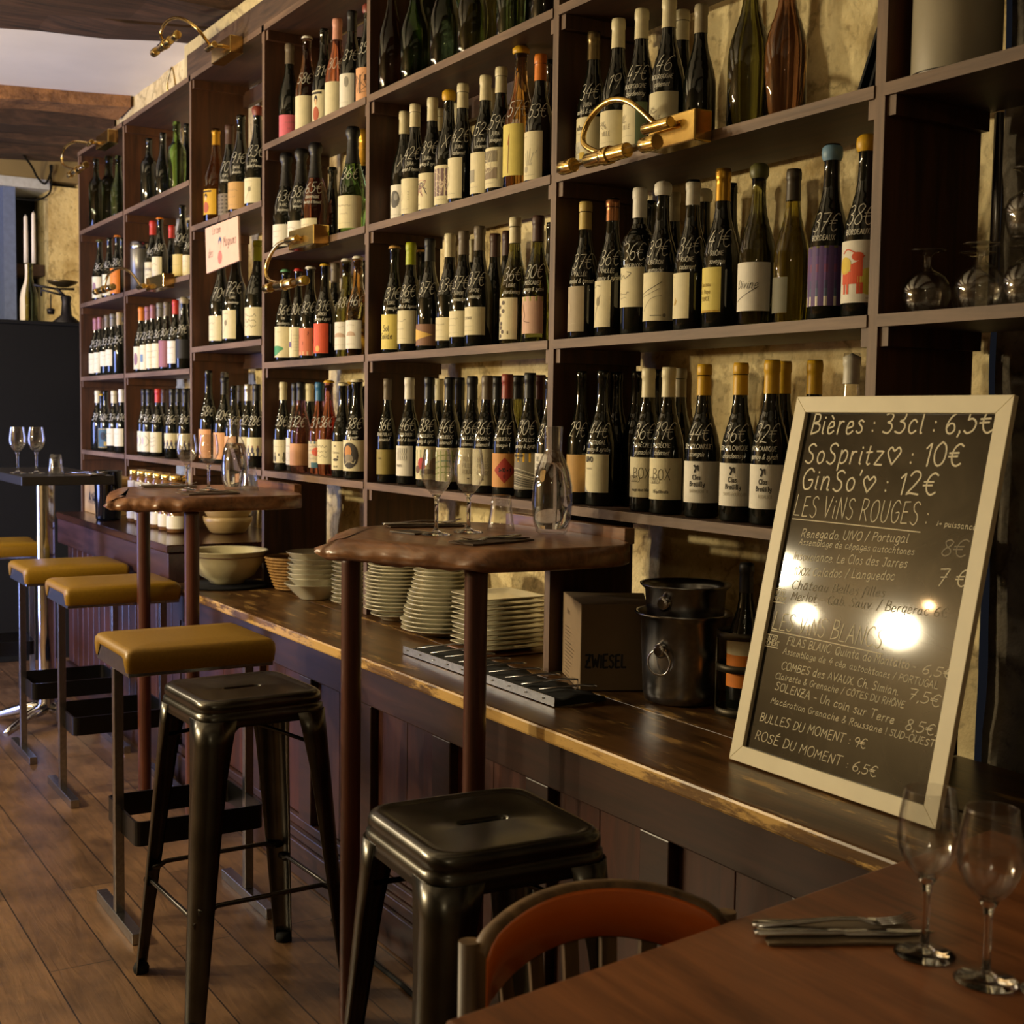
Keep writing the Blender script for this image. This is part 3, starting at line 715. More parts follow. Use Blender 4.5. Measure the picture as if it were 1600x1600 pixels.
# bay level z x y height radius|shape|glass|capsule|colour|label colour,visible share,foot,top,artwork|price|region
BOTTLES = """
1 3 2.362 -5.565 0.050 0.370 0.0383|d|g|b||-||
1 3 2.362 -5.610 0.130 0.400 0.0508|d|g|b||-||
1 3 2.362 -5.300 0.100 0.350 0.0410|b|g|b||-||
2 3 2.362 -4.739 0.100 0.344 0.0420|d|k|b||-||
2 3 2.362 -4.506 0.100 0.331 0.0387|b|k|b||-||
2 3 2.362 -4.293 0.100 0.343 0.0419|d|G|b||-||
2 3 2.362 -4.359 0.170 0.355 0.0415|b|k|b||-||
1 2 1.967 -5.542 0.060 0.334 0.0391|b|k|k|olive|cream,0.6,0.06,0.4,plum|36€|
1 2 1.967 -5.337 0.060 0.322 0.0377|b|k|b||cream,0.6,0.06,0.4,lines|42€|
1 2 1.967 -5.178 0.060 0.318 0.0372|b|k|k|orange|orange,0.65,0.06,0.46,lines|38€|
1 2 1.967 -5.267 0.110 0.319 0.0373|b|k|b||cream,0.9,0.06,0.45,blue|34€|
2 2 1.967 -4.680 0.100 0.335 0.0392|b|k|c|red|cream,0.6,0.08,0.4,lines|46€|
2 2 1.967 -4.425 0.060 0.316 0.0370|b|k|k|orange|cream,0.6,0.06,0.42,lines|48€|
2 2 1.967 -4.509 0.140 0.297 0.0348|b|k|c|red|-||
2 2 1.967 -4.115 0.070 0.336 0.0431|m|k|b||goldcream,0.95,0.05,0.34,gold|80€|
2 2 1.967 -4.014 0.070 0.257 0.0300|b|k|b||cream,0.6,0.05,0.4,lines|34€|
1 1 1.567 -5.677 0.070 0.321 0.0375|b|k|c|mauve|cream,0.7,0.06,0.4,lines|29€|
1 1 1.567 -5.509 0.050 0.317 0.0315|b|k|c|mauve|cream,0.7,0.06,0.4,lines|31€|
1 1 1.567 -5.594 0.090 0.324 0.0322|b|k|c|brown|cream,0.7,0.12,0.42,lines|31€|
1 1 1.567 -5.434 0.070 0.324 0.0379|b|k|c|taupe|cream,0.9,0.16,0.4,lines|33€|
1 1 1.567 -5.356 0.080 0.327 0.0382|b|k|c|grey|cream,0.6,0.16,0.42,lines|33€|
1 1 1.567 -5.151 0.060 0.322 0.0376|b|k|c|sand|-|35€|
1 1 1.567 -5.252 0.110 0.326 0.0381|b|k|b||pink,0.6,0.1,0.48,lines||
2 1 1.567 -4.743 0.060 0.321 0.0375|b|k|c|orange|cream,0.6,0.06,0.4,plum|37€|
2 1 1.567 -4.668 0.070 0.320 0.0374|b|k|c|mauve|cream,0.6,0.05,0.42,blue|28€|
2 1 1.567 -4.583 0.070 0.323 0.0322|b|k|c|mauve|cream,0.9,0.06,0.42,lines|32€|
2 1 1.567 -4.500 0.080 0.323 0.0378|b|k|c|grey|cream,0.7,0.06,0.42,lines|36€|
2 1 1.567 -4.323 0.060 0.319 0.0373|b|k|c|taupe|mauve,0.75,0.06,0.44,|30€|
2 1 1.567 -4.188 0.060 0.319 0.0373|b|k|c|red|white,0.75,0.1,0.42,lines|35€|
2 1 1.567 -4.064 0.060 0.322 0.0377|b|k|w|stone|black,0.95,0.16,0.42,|39€|
2 1 1.567 -4.243 0.140 0.332 0.0388|b|k|b||cream,0.6,0.06,0.3,lines|33€|
1 0 1.167 -5.608 0.060 0.323 0.0378|b|k|c|cream|-|39€|
1 0 1.167 -5.521 0.060 0.305 0.0303|b|k|k|yellow|-||
1 0 1.167 -5.446 0.060 0.321 0.0376|b|k|b||teal,0.95,0.05,0.38,frame|48€|
1 0 1.167 -5.308 0.070 0.320 0.0375|b|k|c|cream|cream,0.6,0.1,0.38,lines|37€|
1 0 1.167 -5.118 0.060 0.325 0.0380|b|k|c|white|cream,0.6,0.1,0.38,lines|41€|
2 0 1.167 -4.778 0.080 0.323 0.0321|b|k|c|black|cream,0.6,0.05,0.36,arc|29€|
2 0 1.167 -4.619 0.060 0.321 0.0375|b|k|c|black|cream,0.9,0.06,0.36,arc|36€|
2 0 1.167 -4.503 0.070 0.321 0.0376|b|k|c|red|cream,0.7,0.06,0.36,script|28€|
2 0 1.167 -4.646 0.140 0.323 0.0378|b|k|c|brown|cream,0.95,0.06,0.36,script|36€|
2 0 1.167 -4.240 0.060 0.318 0.0372|b|k|c|black|cream,0.9,0.14,0.36,figures|26€|
2 0 1.167 -4.409 0.140 0.324 0.0378|b|k|c|black|cream,0.9,0.14,0.36,figures|32€|
2 0 1.167 -4.109 0.080 0.320 0.0375|b|k|c|black|cream,0.9,0.14,0.36,figures|30€|
2 0 1.167 -4.269 0.150 0.324 0.0379|b|k|b||cream,0.6,0.1,0.36,lines||
3 2 2.164 -3.683 0.080 0.400 0.0512|m|a|n|gold|yellow,0.5,0.1,0.36,lady||
3 2 2.164 -3.544 0.090 0.390 0.0457|b|k|c|brown|taupe,0.8,0.03,0.28,weave|70€|CORSE
3 2 2.164 -3.353 0.070 0.393 0.0503|m|k|b||tan,0.75,0.05,0.32,lines|91€|RHONE
3 2 2.164 -3.192 0.080 0.396 0.0507|m|k|w|rust|cream,0.6,0.06,0.3,vine|83€|JURA
3 2 2.164 -3.395 0.170 0.391 0.0500|m|k|b||white,0.6,0.1,0.4,lines||
3 1 1.655 -3.647 0.090 0.400 0.0511|m|k|b||cream,0.5,0.06,0.32,lines|70€|
3 1 1.655 -3.470 0.090 0.413 0.0529|m|k|b||cream,0.5,0.06,0.34,vine|72€|LOIRE
3 1 1.655 -3.189 0.080 0.393 0.0503|m|k|c|lime|cream,0.8,0.06,0.34,script||
3 0 1.167 -3.696 0.050 0.390 0.0411|b|k|b||peach,0.6,0.05,0.36,|58€|
3 0 1.167 -3.725 0.130 0.385 0.0386|b|k|c|grey|cream,0.6,0.06,0.36,lines||
3 0 1.167 -3.580 0.080 0.359 0.0460|m|k|c|black|peach,0.8,0.05,0.36,|60€|
3 0 1.167 -3.437 0.070 0.323 0.0377|b|k|b||peach,0.6,0.05,0.36,lines|36€|
3 0 1.167 -3.612 0.160 0.327 0.0383|b|k|c|grey|cream,0.6,0.06,0.36,lines||
3 0 1.167 -3.269 0.070 0.325 0.0381|b|k|c|silver|cream,0.8,0.08,0.36,lines|32€|
3 0 1.167 -3.175 0.070 0.324 0.0379|b|k|c|black|cream,0.8,0.14,0.36,figures|28€|
4 3 2.362 -2.865 0.080 0.361 0.0401|b|k|c|taupe|pink,1,0.03,0.28,lines||
4 3 2.362 -2.675 0.070 0.344 0.0402|b|A|k|white|cream,0.75,0.05,0.38,|58€|
4 3 2.362 -2.524 0.070 0.333 0.0390|b|k|b||cream,0.6,0.03,0.36,lady|31€|
4 3 2.362 -2.435 0.080 0.345 0.0404|b|r|c|pinkcap|cream,0.6,0.03,0.38,|30€|
4 3 2.362 -2.293 0.070 0.334 0.0390|b|k|c|black|white,0.6,0.06,0.38,moon|31€|
4 3 2.362 -2.168 0.070 0.324 0.0379|b|k|w|rust|peach,0.9,0.05,0.37,people|35€|
4 3 2.362 -2.434 0.160 0.300 0.0352|b|k|b||-||
4 2 1.967 -2.842 0.060 0.359 0.0485|s|k|f|black|white,0.55,0.05,0.27,lines|43€|BLANC
4 2 1.967 -2.724 0.070 0.356 0.0480|s|k|f|black|white,0.55,0.05,0.27,lines|58€|BLANC
4 2 1.967 -2.619 0.080 0.361 0.0487|s|r|f|black|cream,0.55,0.06,0.26,lines|65€|CHAMPAGNE
4 2 1.967 -2.674 0.170 0.295 0.0398|s|k|b||-||
4 2 1.967 -2.259 0.060 0.350 0.0472|s|G|f|black|cream,0.8,0.05,0.35,lines|36€|
4 2 1.967 -2.342 0.140 0.366 0.0534|s|k|f|gold|cream,0.75,0.05,0.21,script|44€|
4 1 1.567 -2.846 0.060 0.339 0.0396|b|k|k|green|cream,0.65,0.05,0.38,green|36€|VIN
4 1 1.567 -2.775 0.080 0.338 0.0317|b|k|k|red|cream,0.8,0.05,0.37,house|30€|
4 1 1.567 -2.613 0.060 0.330 0.0386|b|k|k|white|salmon,0.95,0.05,0.34,weeds|32€|
4 1 1.567 -2.483 0.060 0.328 0.0383|b|k|k|yellow|redorange,0.65,0.06,0.37,sun|31€|ARBOIS
4 1 1.567 -2.580 0.140 0.343 0.0402|b|k|c|taupe|cream,0.8,0.1,0.36,lines|44€|
4 1 1.567 -2.326 0.070 0.328 0.0384|b|o|k|white|white,0.8,0.08,0.36,shell|48€|
4 1 1.567 -2.235 0.070 0.330 0.0387|b|a|k|white|white,0.65,0.08,0.36,shell|46€|
4 1 1.567 -2.347 0.150 0.331 0.0388|b|k|b||white,0.8,0.1,0.38,snail|36€|ALSACE
4 0 1.167 -2.870 0.060 0.327 0.0344|b|k|c|cream|cream,0.85,0.09,0.35,jars|38€|
4 0 1.167 -2.778 0.070 0.323 0.0321|b|c|c|black|white,0.5,0.08,0.38,lines|33€|
4 0 1.167 -2.699 0.060 0.326 0.0382|b|r|c|black|peach,0.95,0.08,0.32,|32€|
4 0 1.167 -2.832 0.150 0.326 0.0382|b|k|c|cream|-||
4 0 1.167 -2.576 0.080 0.322 0.0376|b|r|c|bluecap|mosaic,0.9,0.07,0.36,mosaic|31€|
4 0 1.167 -2.469 0.070 0.328 0.0383|b|r|k|yellow|cream,0.8,0.12,0.38,script|36€|
4 0 1.167 -2.327 0.060 0.316 0.0370|b|k|k|cream|cream,0.8,0.08,0.38,duck||
4 0 1.167 -2.460 0.150 0.325 0.0380|b|k|k|yellow|-||
4 0 1.167 -2.215 0.060 0.327 0.0442|s|k|k|cream|cream,0.95,0.08,0.39,oval|38€|VIN SEC
4 0 1.167 -2.332 0.140 0.308 0.0360|b|k|b||mosaic,0.9,0.08,0.36,mosaic|33€|
5 3 2.362 -1.958 0.050 0.359 0.0391|m|A|b||-||
5 3 2.362 -1.854 0.080 0.355 0.0455|m|g|b||-||
5 3 2.362 -1.916 0.160 0.400 0.0496|d|G|b||-||
5 3 2.362 -1.683 0.090 0.355 0.0454|m|g|b||-||
5 3 2.362 -1.755 0.170 0.400 0.0488|d|g|b||-||
5 3 2.362 -1.521 0.090 0.335 0.0429|m|o|b||-||
5 3 2.362 -1.547 0.170 0.305 0.0372|d|O|b||-||
5 3 2.362 -1.314 0.090 0.308 0.0394|m|g|b||-||
5 3 2.362 -1.345 0.170 0.316 0.0386|d|k|b||-||
5 3 2.362 -1.149 0.090 0.274 0.0351|m|k|b||-||
5 2 1.967 -1.944 0.090 0.343 0.0401|b|k|c|cream|white,0.85,0.02,0.34,rock|X|
5 2 1.967 -1.813 0.060 0.336 0.0393|b|k|c|cream|cream,0.72,0.03,0.34,drop|42€|JURA
5 2 1.967 -1.701 0.060 0.333 0.0389|b|k|c|cream|cream,0.72,0.03,0.34,birds|39€|JURA
5 2 1.967 -1.821 0.150 0.334 0.0391|b|k|c|cream|-||
5 2 1.967 -1.601 0.060 0.334 0.0391|b|k|w|yellow|cream,0.9,0.03,0.36,etch|X|
5 2 1.967 -1.717 0.150 0.332 0.0389|b|k|c|cream|-||
5 2 1.967 -1.520 0.060 0.338 0.0395|b|k|c|cream|cream,0.5,0.05,0.38,leaf|42€|JURA
5 2 1.967 -1.393 0.060 0.332 0.0388|b|k|c|cream|cream,0.5,0.04,0.37,block|52€|JURA
5 2 1.967 -1.507 0.150 0.331 0.0387|b|k|c|cream|-||
5 2 1.967 -1.310 0.060 0.338 0.0395|b|k|c|cream|cream,0.72,0.05,0.36,print|59€|JURA
5 2 1.967 -1.211 0.060 0.366 0.0433|b|a|p|yellow|straw,0.62,0.09,0.45,stem|57€|JURA
5 2 1.967 -1.115 0.060 0.326 0.0381|b|k|c|orange|cream,0.6,0.03,0.4,hand|53€|
5 2 1.967 -1.299 0.190 0.366 0.0464|b|a|p|yellow|-||
5 2 1.967 -1.205 0.150 0.346 0.0405|b|k|b||white,0.6,0.04,0.26,red3|50€|ARBOIS
5 1 1.567 -1.943 0.060 0.333 0.0390|b|k|k|tan|straw,0.62,0.04,0.36,solid|31€|LOIRE
5 1 1.567 -1.832 0.060 0.330 0.0386|b|k|c|lime|cream,0.7,0.08,0.38,lines|36€|LOIRE
5 1 1.567 -1.930 0.150 0.328 0.0384|b|k|k|tan|-||
5 1 1.567 -1.728 0.070 0.332 0.0389|b|k|c|black|brownl,0.95,0.05,0.24,arrow|37€|
5 1 1.567 -1.604 0.070 0.330 0.0386|b|k|c|cream|cream,0.7,0.08,0.28,lines|33€|
5 1 1.567 -1.522 0.070 0.331 0.0388|b|k|c|taupe|cream,0.7,0.1,0.32,lines|37€|SAVOIE
5 1 1.567 -1.614 0.150 0.326 0.0382|b|k|c|cream|-||
5 1 1.567 -1.415 0.060 0.331 0.0387|b|k|c|taupe|cream,0.72,0.1,0.33,print1|37€|SAVOIE
5 1 1.567 -1.467 0.140 0.323 0.0378|b|k|c|brown|-||
5 1 1.567 -1.515 0.210 0.340 0.0397|b|k|c|brown|-||
5 1 1.567 -1.227 0.060 0.328 0.0383|b|O|c|cream|cream,0.6,0.04,0.37,camo|36€|LOIRE
5 1 1.567 -1.114 0.060 0.324 0.0379|b|o|c|brown|pinkish,0.7,0.07,0.36,figure|30€|MUSCADET
5 1 1.567 -1.158 0.130 0.316 0.0369|b|k|b||cream,0.7,0.1,0.36,dots|29€|
5 0 1.167 -1.966 0.050 0.323 0.0321|b|k|c|taupe|olive,0.95,0.08,0.32,small|36€|BEAUJOLAIS
5 0 1.167 -1.854 0.070 0.327 0.0383|b|k|c|white|white,0.65,0.08,0.36,waves|46€|VIN DOUX
5 0 1.167 -1.703 0.060 0.324 0.0379|b|k|c|black|cream,0.95,0.07,0.37,floral|38€|LANGUEDOC
5 0 1.167 -1.813 0.150 0.327 0.0383|b|k|c|cream|-||
5 0 1.167 -1.578 0.060 0.322 0.0376|b|k|c|black|cream,0.95,0.07,0.37,meadow|46€|LANGUEDOC
5 0 1.167 -1.682 0.150 0.325 0.0380|b|k|c|black|-||
5 0 1.167 -1.446 0.060 0.321 0.0376|b|k|c|black|cream,0.95,0.07,0.38,belle|36€|GAILLAC
5 0 1.167 -1.364 0.060 0.321 0.0376|b|k|c|taupe|cream,0.95,0.07,0.38,belle|36€|BERGERAC
5 0 1.167 -1.459 0.150 0.324 0.0380|b|k|c|black|-||
5 0 1.167 -1.256 0.060 0.323 0.0377|b|k|c|redbrown|kraft,0.97,0.07,0.35,diamond|34€|LANGUEDOC
5 0 1.167 -1.346 0.150 0.324 0.0378|b|o|c|black|-||
5 0 1.167 -1.142 0.060 0.324 0.0379|b|k|c|black|etching,0.75,0.07,0.36,rouss|30€|SEC CALCES
5 0 1.167 -1.235 0.150 0.323 0.0378|b|k|c|darkred|-||
5 0 1.167 -1.060 0.070 0.312 0.0365|b|k|b||white,0.7,0.1,0.38,con|38€|
6 2 1.967 -0.892 0.070 0.331 0.0387|b|k|c|darkgold|cream,0.75,0.06,0.38,album|34€|JURA
6 2 1.967 -0.779 0.060 0.329 0.0385|b|k|c|cream|cream,0.8,0.06,0.36,ville|19|
6 2 1.967 -0.689 0.060 0.332 0.0389|b|k|c|cream|cream,0.7,0.06,0.36,ville2|47€|BOURGOGNE
6 2 1.967 -0.589 0.060 0.333 0.0390|b|k|c|cream|cream,0.8,0.05,0.37,ville|46|BOURGOGNE
6 2 1.967 -0.655 0.150 0.336 0.0393|b|k|c|cream|-||
6 2 1.967 -0.515 0.090 0.303 0.0355|b|k|c|stone|-||
6 2 1.967 -0.332 0.070 0.344 0.0440|m|o|b||-||
6 2 1.967 -0.235 0.080 0.329 0.0421|m|A|b||-||
6 1 1.567 -0.886 0.050 0.327 0.0383|b|k|c|goldcream|greige,0.5,0.05,0.38,crest|37€|VALLÉE
6 1 1.567 -0.788 0.060 0.327 0.0383|b|k|n|copper|cream,0.48,0.07,0.4,vine|36€|VALLÉE
6 1 1.567 -0.695 0.070 0.335 0.0408|d|k|c|white|cream,0.75,0.19,0.46,sig|36€|MINERVOIS
6 1 1.567 -0.763 0.150 0.324 0.0379|b|k|b||-||
6 1 1.567 -0.597 0.060 0.333 0.0389|b|k|w|white|cream,0.92,0.08,0.4,sketch|39€|LIBÉRON
6 1 1.567 -0.673 0.150 0.330 0.0386|b|k|c|stone|-||
6 1 1.567 -0.491 0.060 0.325 0.0380|b|k|n|clear|cream,0.45,0.08,0.38,mark|34€|RHÔNE
6 1 1.567 -0.564 0.150 0.322 0.0377|b|k|w|cream|-||
6 1 1.567 -0.392 0.060 0.332 0.0388|b|k|c|gold|straw,0.5,0.1,0.38,chateau|41€|RHÔNE
6 1 1.567 -0.474 0.150 0.327 0.0383|b|k|b||-||
6 1 1.567 -0.281 0.060 0.324 0.0379|b|O|w|olive|white,0.85,0.09,0.39,divine||
6 1 1.567 -0.191 0.070 0.302 0.0354|b|Y|c|brownglass|shade,0.4,0.07,0.3,||
6 1 1.567 -0.078 0.060 0.328 0.0384|b|k|w|bluegrey|sunset,0.97,0.08,0.42,sunset|37€|BORDEAUX
6 1 1.567 0.010 0.060 0.331 0.0387|b|k|w|yellow|white,0.97,0.08,0.42,goat|38€|BORDEAUX
6 0 1.167 -0.906 0.060 0.326 0.0325|b|k|b||tan,0.7,0.09,0.37,|29€|
6 0 1.167 -0.828 0.070 0.326 0.0381|b|k|b||cream,0.72,0.1,0.38,uivo|44€|PORTUGAL
6 0 1.167 -0.884 0.150 0.324 0.0379|b|k|b||cream,0.3,0.08,0.38,||
6 0 1.167 -0.798 0.150 0.327 0.0382|b|k|b||-||
6 0 1.167 -0.635 0.060 0.323 0.0378|b|k|c|cream|cream,0.92,0.1,0.38,box|36€|ARDÈCHE
6 0 1.167 -0.826 0.230 0.330 0.0386|b|k|b||-||
6 0 1.167 -0.548 0.050 0.326 0.0382|b|k|c|cream|cream,0.92,0.1,0.38,box2|39€|ARDÈCHE
6 0 1.167 -0.635 0.150 0.326 0.0381|b|k|c|stone|-||
6 0 1.167 -0.438 0.060 0.327 0.0382|b|k|c|yellow|white,0.97,0.1,0.37,clos1|44€|SOL VOLCANIQUE
6 0 1.167 -0.321 0.060 0.327 0.0383|b|k|c|yellow|white,0.97,0.1,0.37,clos2|36€|SOL VOLCANIQUE
6 0 1.167 -0.227 0.060 0.329 0.0385|b|k|c|yellow|white,0.97,0.1,0.37,clos3|32€|VOLCANIQUE
6 0 1.167 -0.301 0.160 0.333 0.0389|b|k|c|yellow|-||
6 0 1.167 -0.169 0.120 0.328 0.0384|b|k|c|yellow|-||
6 0 1.167 -0.040 0.090 0.339 0.0396|b|c|n|clear|-||
"""
# line, start u v, end u v, letter height (metres on the board)
BOARD = [
('Bières : 33cl : 6,5€', 0.0444, 0.6209, 0.4495, 0.6291, 0.0376) ,
('SoSpritz♡ : 10€', 0.0442, 0.5655, 0.3988, 0.5726, 0.0386) ,
("GinSo'♡ : 12€", 0.0471, 0.516, 0.3584, 0.5224, 0.0383) ,
('LES ViNS ROUGES :', 0.04, 0.4659, 0.3519, 0.4713, 0.0381) ,
('♪→ puissance.', 0.3736, 0.473, 0.4553, 0.4716, 0.0095) ,
('Renegado. UIVO / Portugal', 0.0703, 0.4275, 0.3197, 0.4393, 0.0152) ,
('8€', 0.3918, 0.4246, 0.4408, 0.4274, 0.027) ,
('Assemblage de cépages autochtones', 0.069, 0.4135, 0.3379, 0.4204, 0.0117) ,
('Insouciance. Le Clos des Jarres', 0.0615, 0.3848, 0.3276, 0.3976, 0.0152) ,
('7 €', 0.3939, 0.3751, 0.4514, 0.3799, 0.0279) ,
('100% Caladoc / Languedoc', 0.0672, 0.3567, 0.3058, 0.374, 0.0151) ,
('Château Belles filles', 0.0706, 0.3312, 0.2905, 0.3431, 0.0162) ,
('Merlot - Cab. Sauv. / Bergerac 6€', 0.0743, 0.311, 0.4257, 0.3268, 0.0161) ,
('VIN DU', 0.0269, 0.3159, 0.0558, 0.317, 0.0082) ,
('MOMENT', 0.0298, 0.3053, 0.0622, 0.3059, 0.0082) ,
('LES ViNS BLANCS.', 0.0397, 0.2528, 0.3098, 0.2572, 0.0325) ,
('VIN DU', 0.0276, 0.2302, 0.058, 0.2325, 0.0081) ,
('MOMENT', 0.0281, 0.2218, 0.0657, 0.223, 0.0081) ,
('FILAS BLANC. Quinta do Montalto -', 0.0857, 0.23, 0.3843, 0.2333, 0.0148) ,
('6,5€', 0.398, 0.2314, 0.4567, 0.2325, 0.0162) ,
('Assemblage de 4 cép. autochtones / PORTUGAL', 0.0804, 0.2123, 0.435, 0.2121, 0.0114) ,
('COMBES des AVAUX. Ch. Simian.', 0.0829, 0.1843, 0.3583, 0.1882, 0.0136) ,
('7,5€', 0.3792, 0.1859, 0.4432, 0.1848, 0.0182) ,
('Clairette & Grenache / CÔTES DU RHÔNE', 0.0728, 0.1653, 0.375, 0.1696, 0.0113) ,
('SOLENZA - Un coin sur Terre', 0.0764, 0.1454, 0.3601, 0.1402, 0.0147) ,
('8,5€.', 0.3847, 0.1375, 0.4479, 0.139, 0.0181) ,
('Macération Grenache & Roussane ! SUD-OUEST', 0.0731, 0.1199, 0.4481, 0.1212, 0.0112) ,
('BULLES DU MOMENT : 9€', 0.0529, 0.083, 0.3109, 0.0883, 0.0158) ,
('ROSÉ DU MOMENT : 6,5€', 0.0494, 0.049, 0.3435, 0.0477, 0.0169) ,
]
# ---------------------------------------------------------------- bottles
PROF = {
 'b': [(0, .80), (.004, .93), (.015, 1), (.40, 1), (.46, .975), (.52, .89), (.58, .76), (.64, .60), (.70, .475), (.76, .41), (.82, .385), (.93, .37), (.935, .405), (.975, .405), (.985, .39), (1, .375)],
 'd': [(0, .82), (.004, .94), (.015, 1), (.60, 1), (.635, .97), (.67, .86), (.70, .68), (.73, .50), (.76, .42), (.80, .385), (.93, .38), (.935, .415), (.975, .415), (1, .385)],
 's': [(0, .82), (.004, .94), (.015, 1), (.36, 1), (.43, .96), (.50, .86), (.58, .70), (.66, .53), (.74, .42), (.82, .375), (.90, .35), (.93, .43), (.96, .43), (1, .36)],
 'm': [(0, .82), (.004, .94), (.012, 1), (.40, 1), (.46, .975), (.52, .89), (.58, .75), (.64, .585), (.70, .45), (.76, .375), (.82, .335), (.94, .32), (.945, .37), (.98, .37), (1, .34)],
}
def prof_r(kind, t):
    P = PROF[kind]
    for (a, ra), (b, rb) in zip(P, P[1:]):
        if t <= b:
            q = (t - a) / (b - a) if b > a else 0
            q = q * q * (3 - 2 * q) if .41 < a < .8 else q
            return ra + (rb - ra) * q
    return P[-1][1]
_cache = {}
def body_mesh(kind, h, R, code):
    key = (kind, round(h / .006), round(R / .0012), code)
    if key in _cache: return _cache[key]
    ts = [p[0] for p in PROF[kind]]
    ex = []
    for a, b in zip(ts, ts[1:]):
        ex.append(a)
        if .35 < a < .8: ex += [a + (b - a) / 3, a + (b - a) * 2 / 3]
    ex.append(1)
    g = G()
    g.lathe([(0, .004)] + [(prof_r(kind, t) * R, t * h) for t in ex] + [(0, h)], 28)
    _cache[key] = g.mesh('wine_bottle', bottle_glass(code)); return _cache[key]
def cap_mesh(cap, col, kind, h, R):
    key = ('cap', cap, col, kind, round(h / .006), round(R / .0012))
    if key in _cache: return _cache[key]
    g = G(); e = .0009; m = capmat(col)
    rr = lambda t: prof_r(kind, t) * R + e
    if cap == 'c':
        g.lathe([(rr(.80), .80 * h)] + [(rr(t), t * h) for t in (.82, .86, .90, .93)] + [(rr(.935), .936 * h), (rr(.955) , .955 * h), (rr(.975), .978 * h), (rr(.975) - .0015, h + .001), (0, h + .0015)], 24)
    elif cap == 'w':
        g.lathe([(rr(.93) + .001, .915 * h), (rr(.94) + .003, .935 * h), (rr(.96) + .0035, .96 * h), (rr(.96) + .0025, .99 * h), (rr(.96) * .75, 1.008 * h), (0, 1.012 * h)], 24)
    elif cap == 'k':
        g.lathe([(rr(.96) + .002, .972 * h), (rr(.96) + .0028, .975 * h), (rr(.96) + .001, .99 * h), (rr(.96) * .8, 1.002 * h), (0, 1.004 * h)], 24)
    elif cap == 'f':
        g.lathe([(rr(.66), .66 * h)] + [(rr(t) + .0008 * ((i % 2) * 2 - 1), t * h) for i, t in enumerate((.69, .72, .75, .78, .81, .84, .87))] + [(rr(.90) + .002, .90 * h), (rr(.93) + .003, .925 * h), (rr(.95) + .003, .965 * h), (rr(1) + .001, 1.0 * h), (0, 1.01 * h)], 24)
    elif cap == 'n':
        g.lathe([(rr(.83), .83 * h)] + [(rr(t), t * h) for t in (.86, .90, .928)] + [(rr(.935), .936 * h), (rr(.955), .955 * h), (rr(.975), .978 * h), (0, h + .001)], 24)
    elif cap == 'p':
        g.lathe([(rr(.95) + .001, .955 * h), (rr(.96) + .004, .965 * h), (rr(.96) + .004, .99 * h), (rr(.96) * .8, 1.01 * h), (0, 1.014 * h)], 24)
    _cache[key] = g.mesh('capsule', m); return _cache[key]

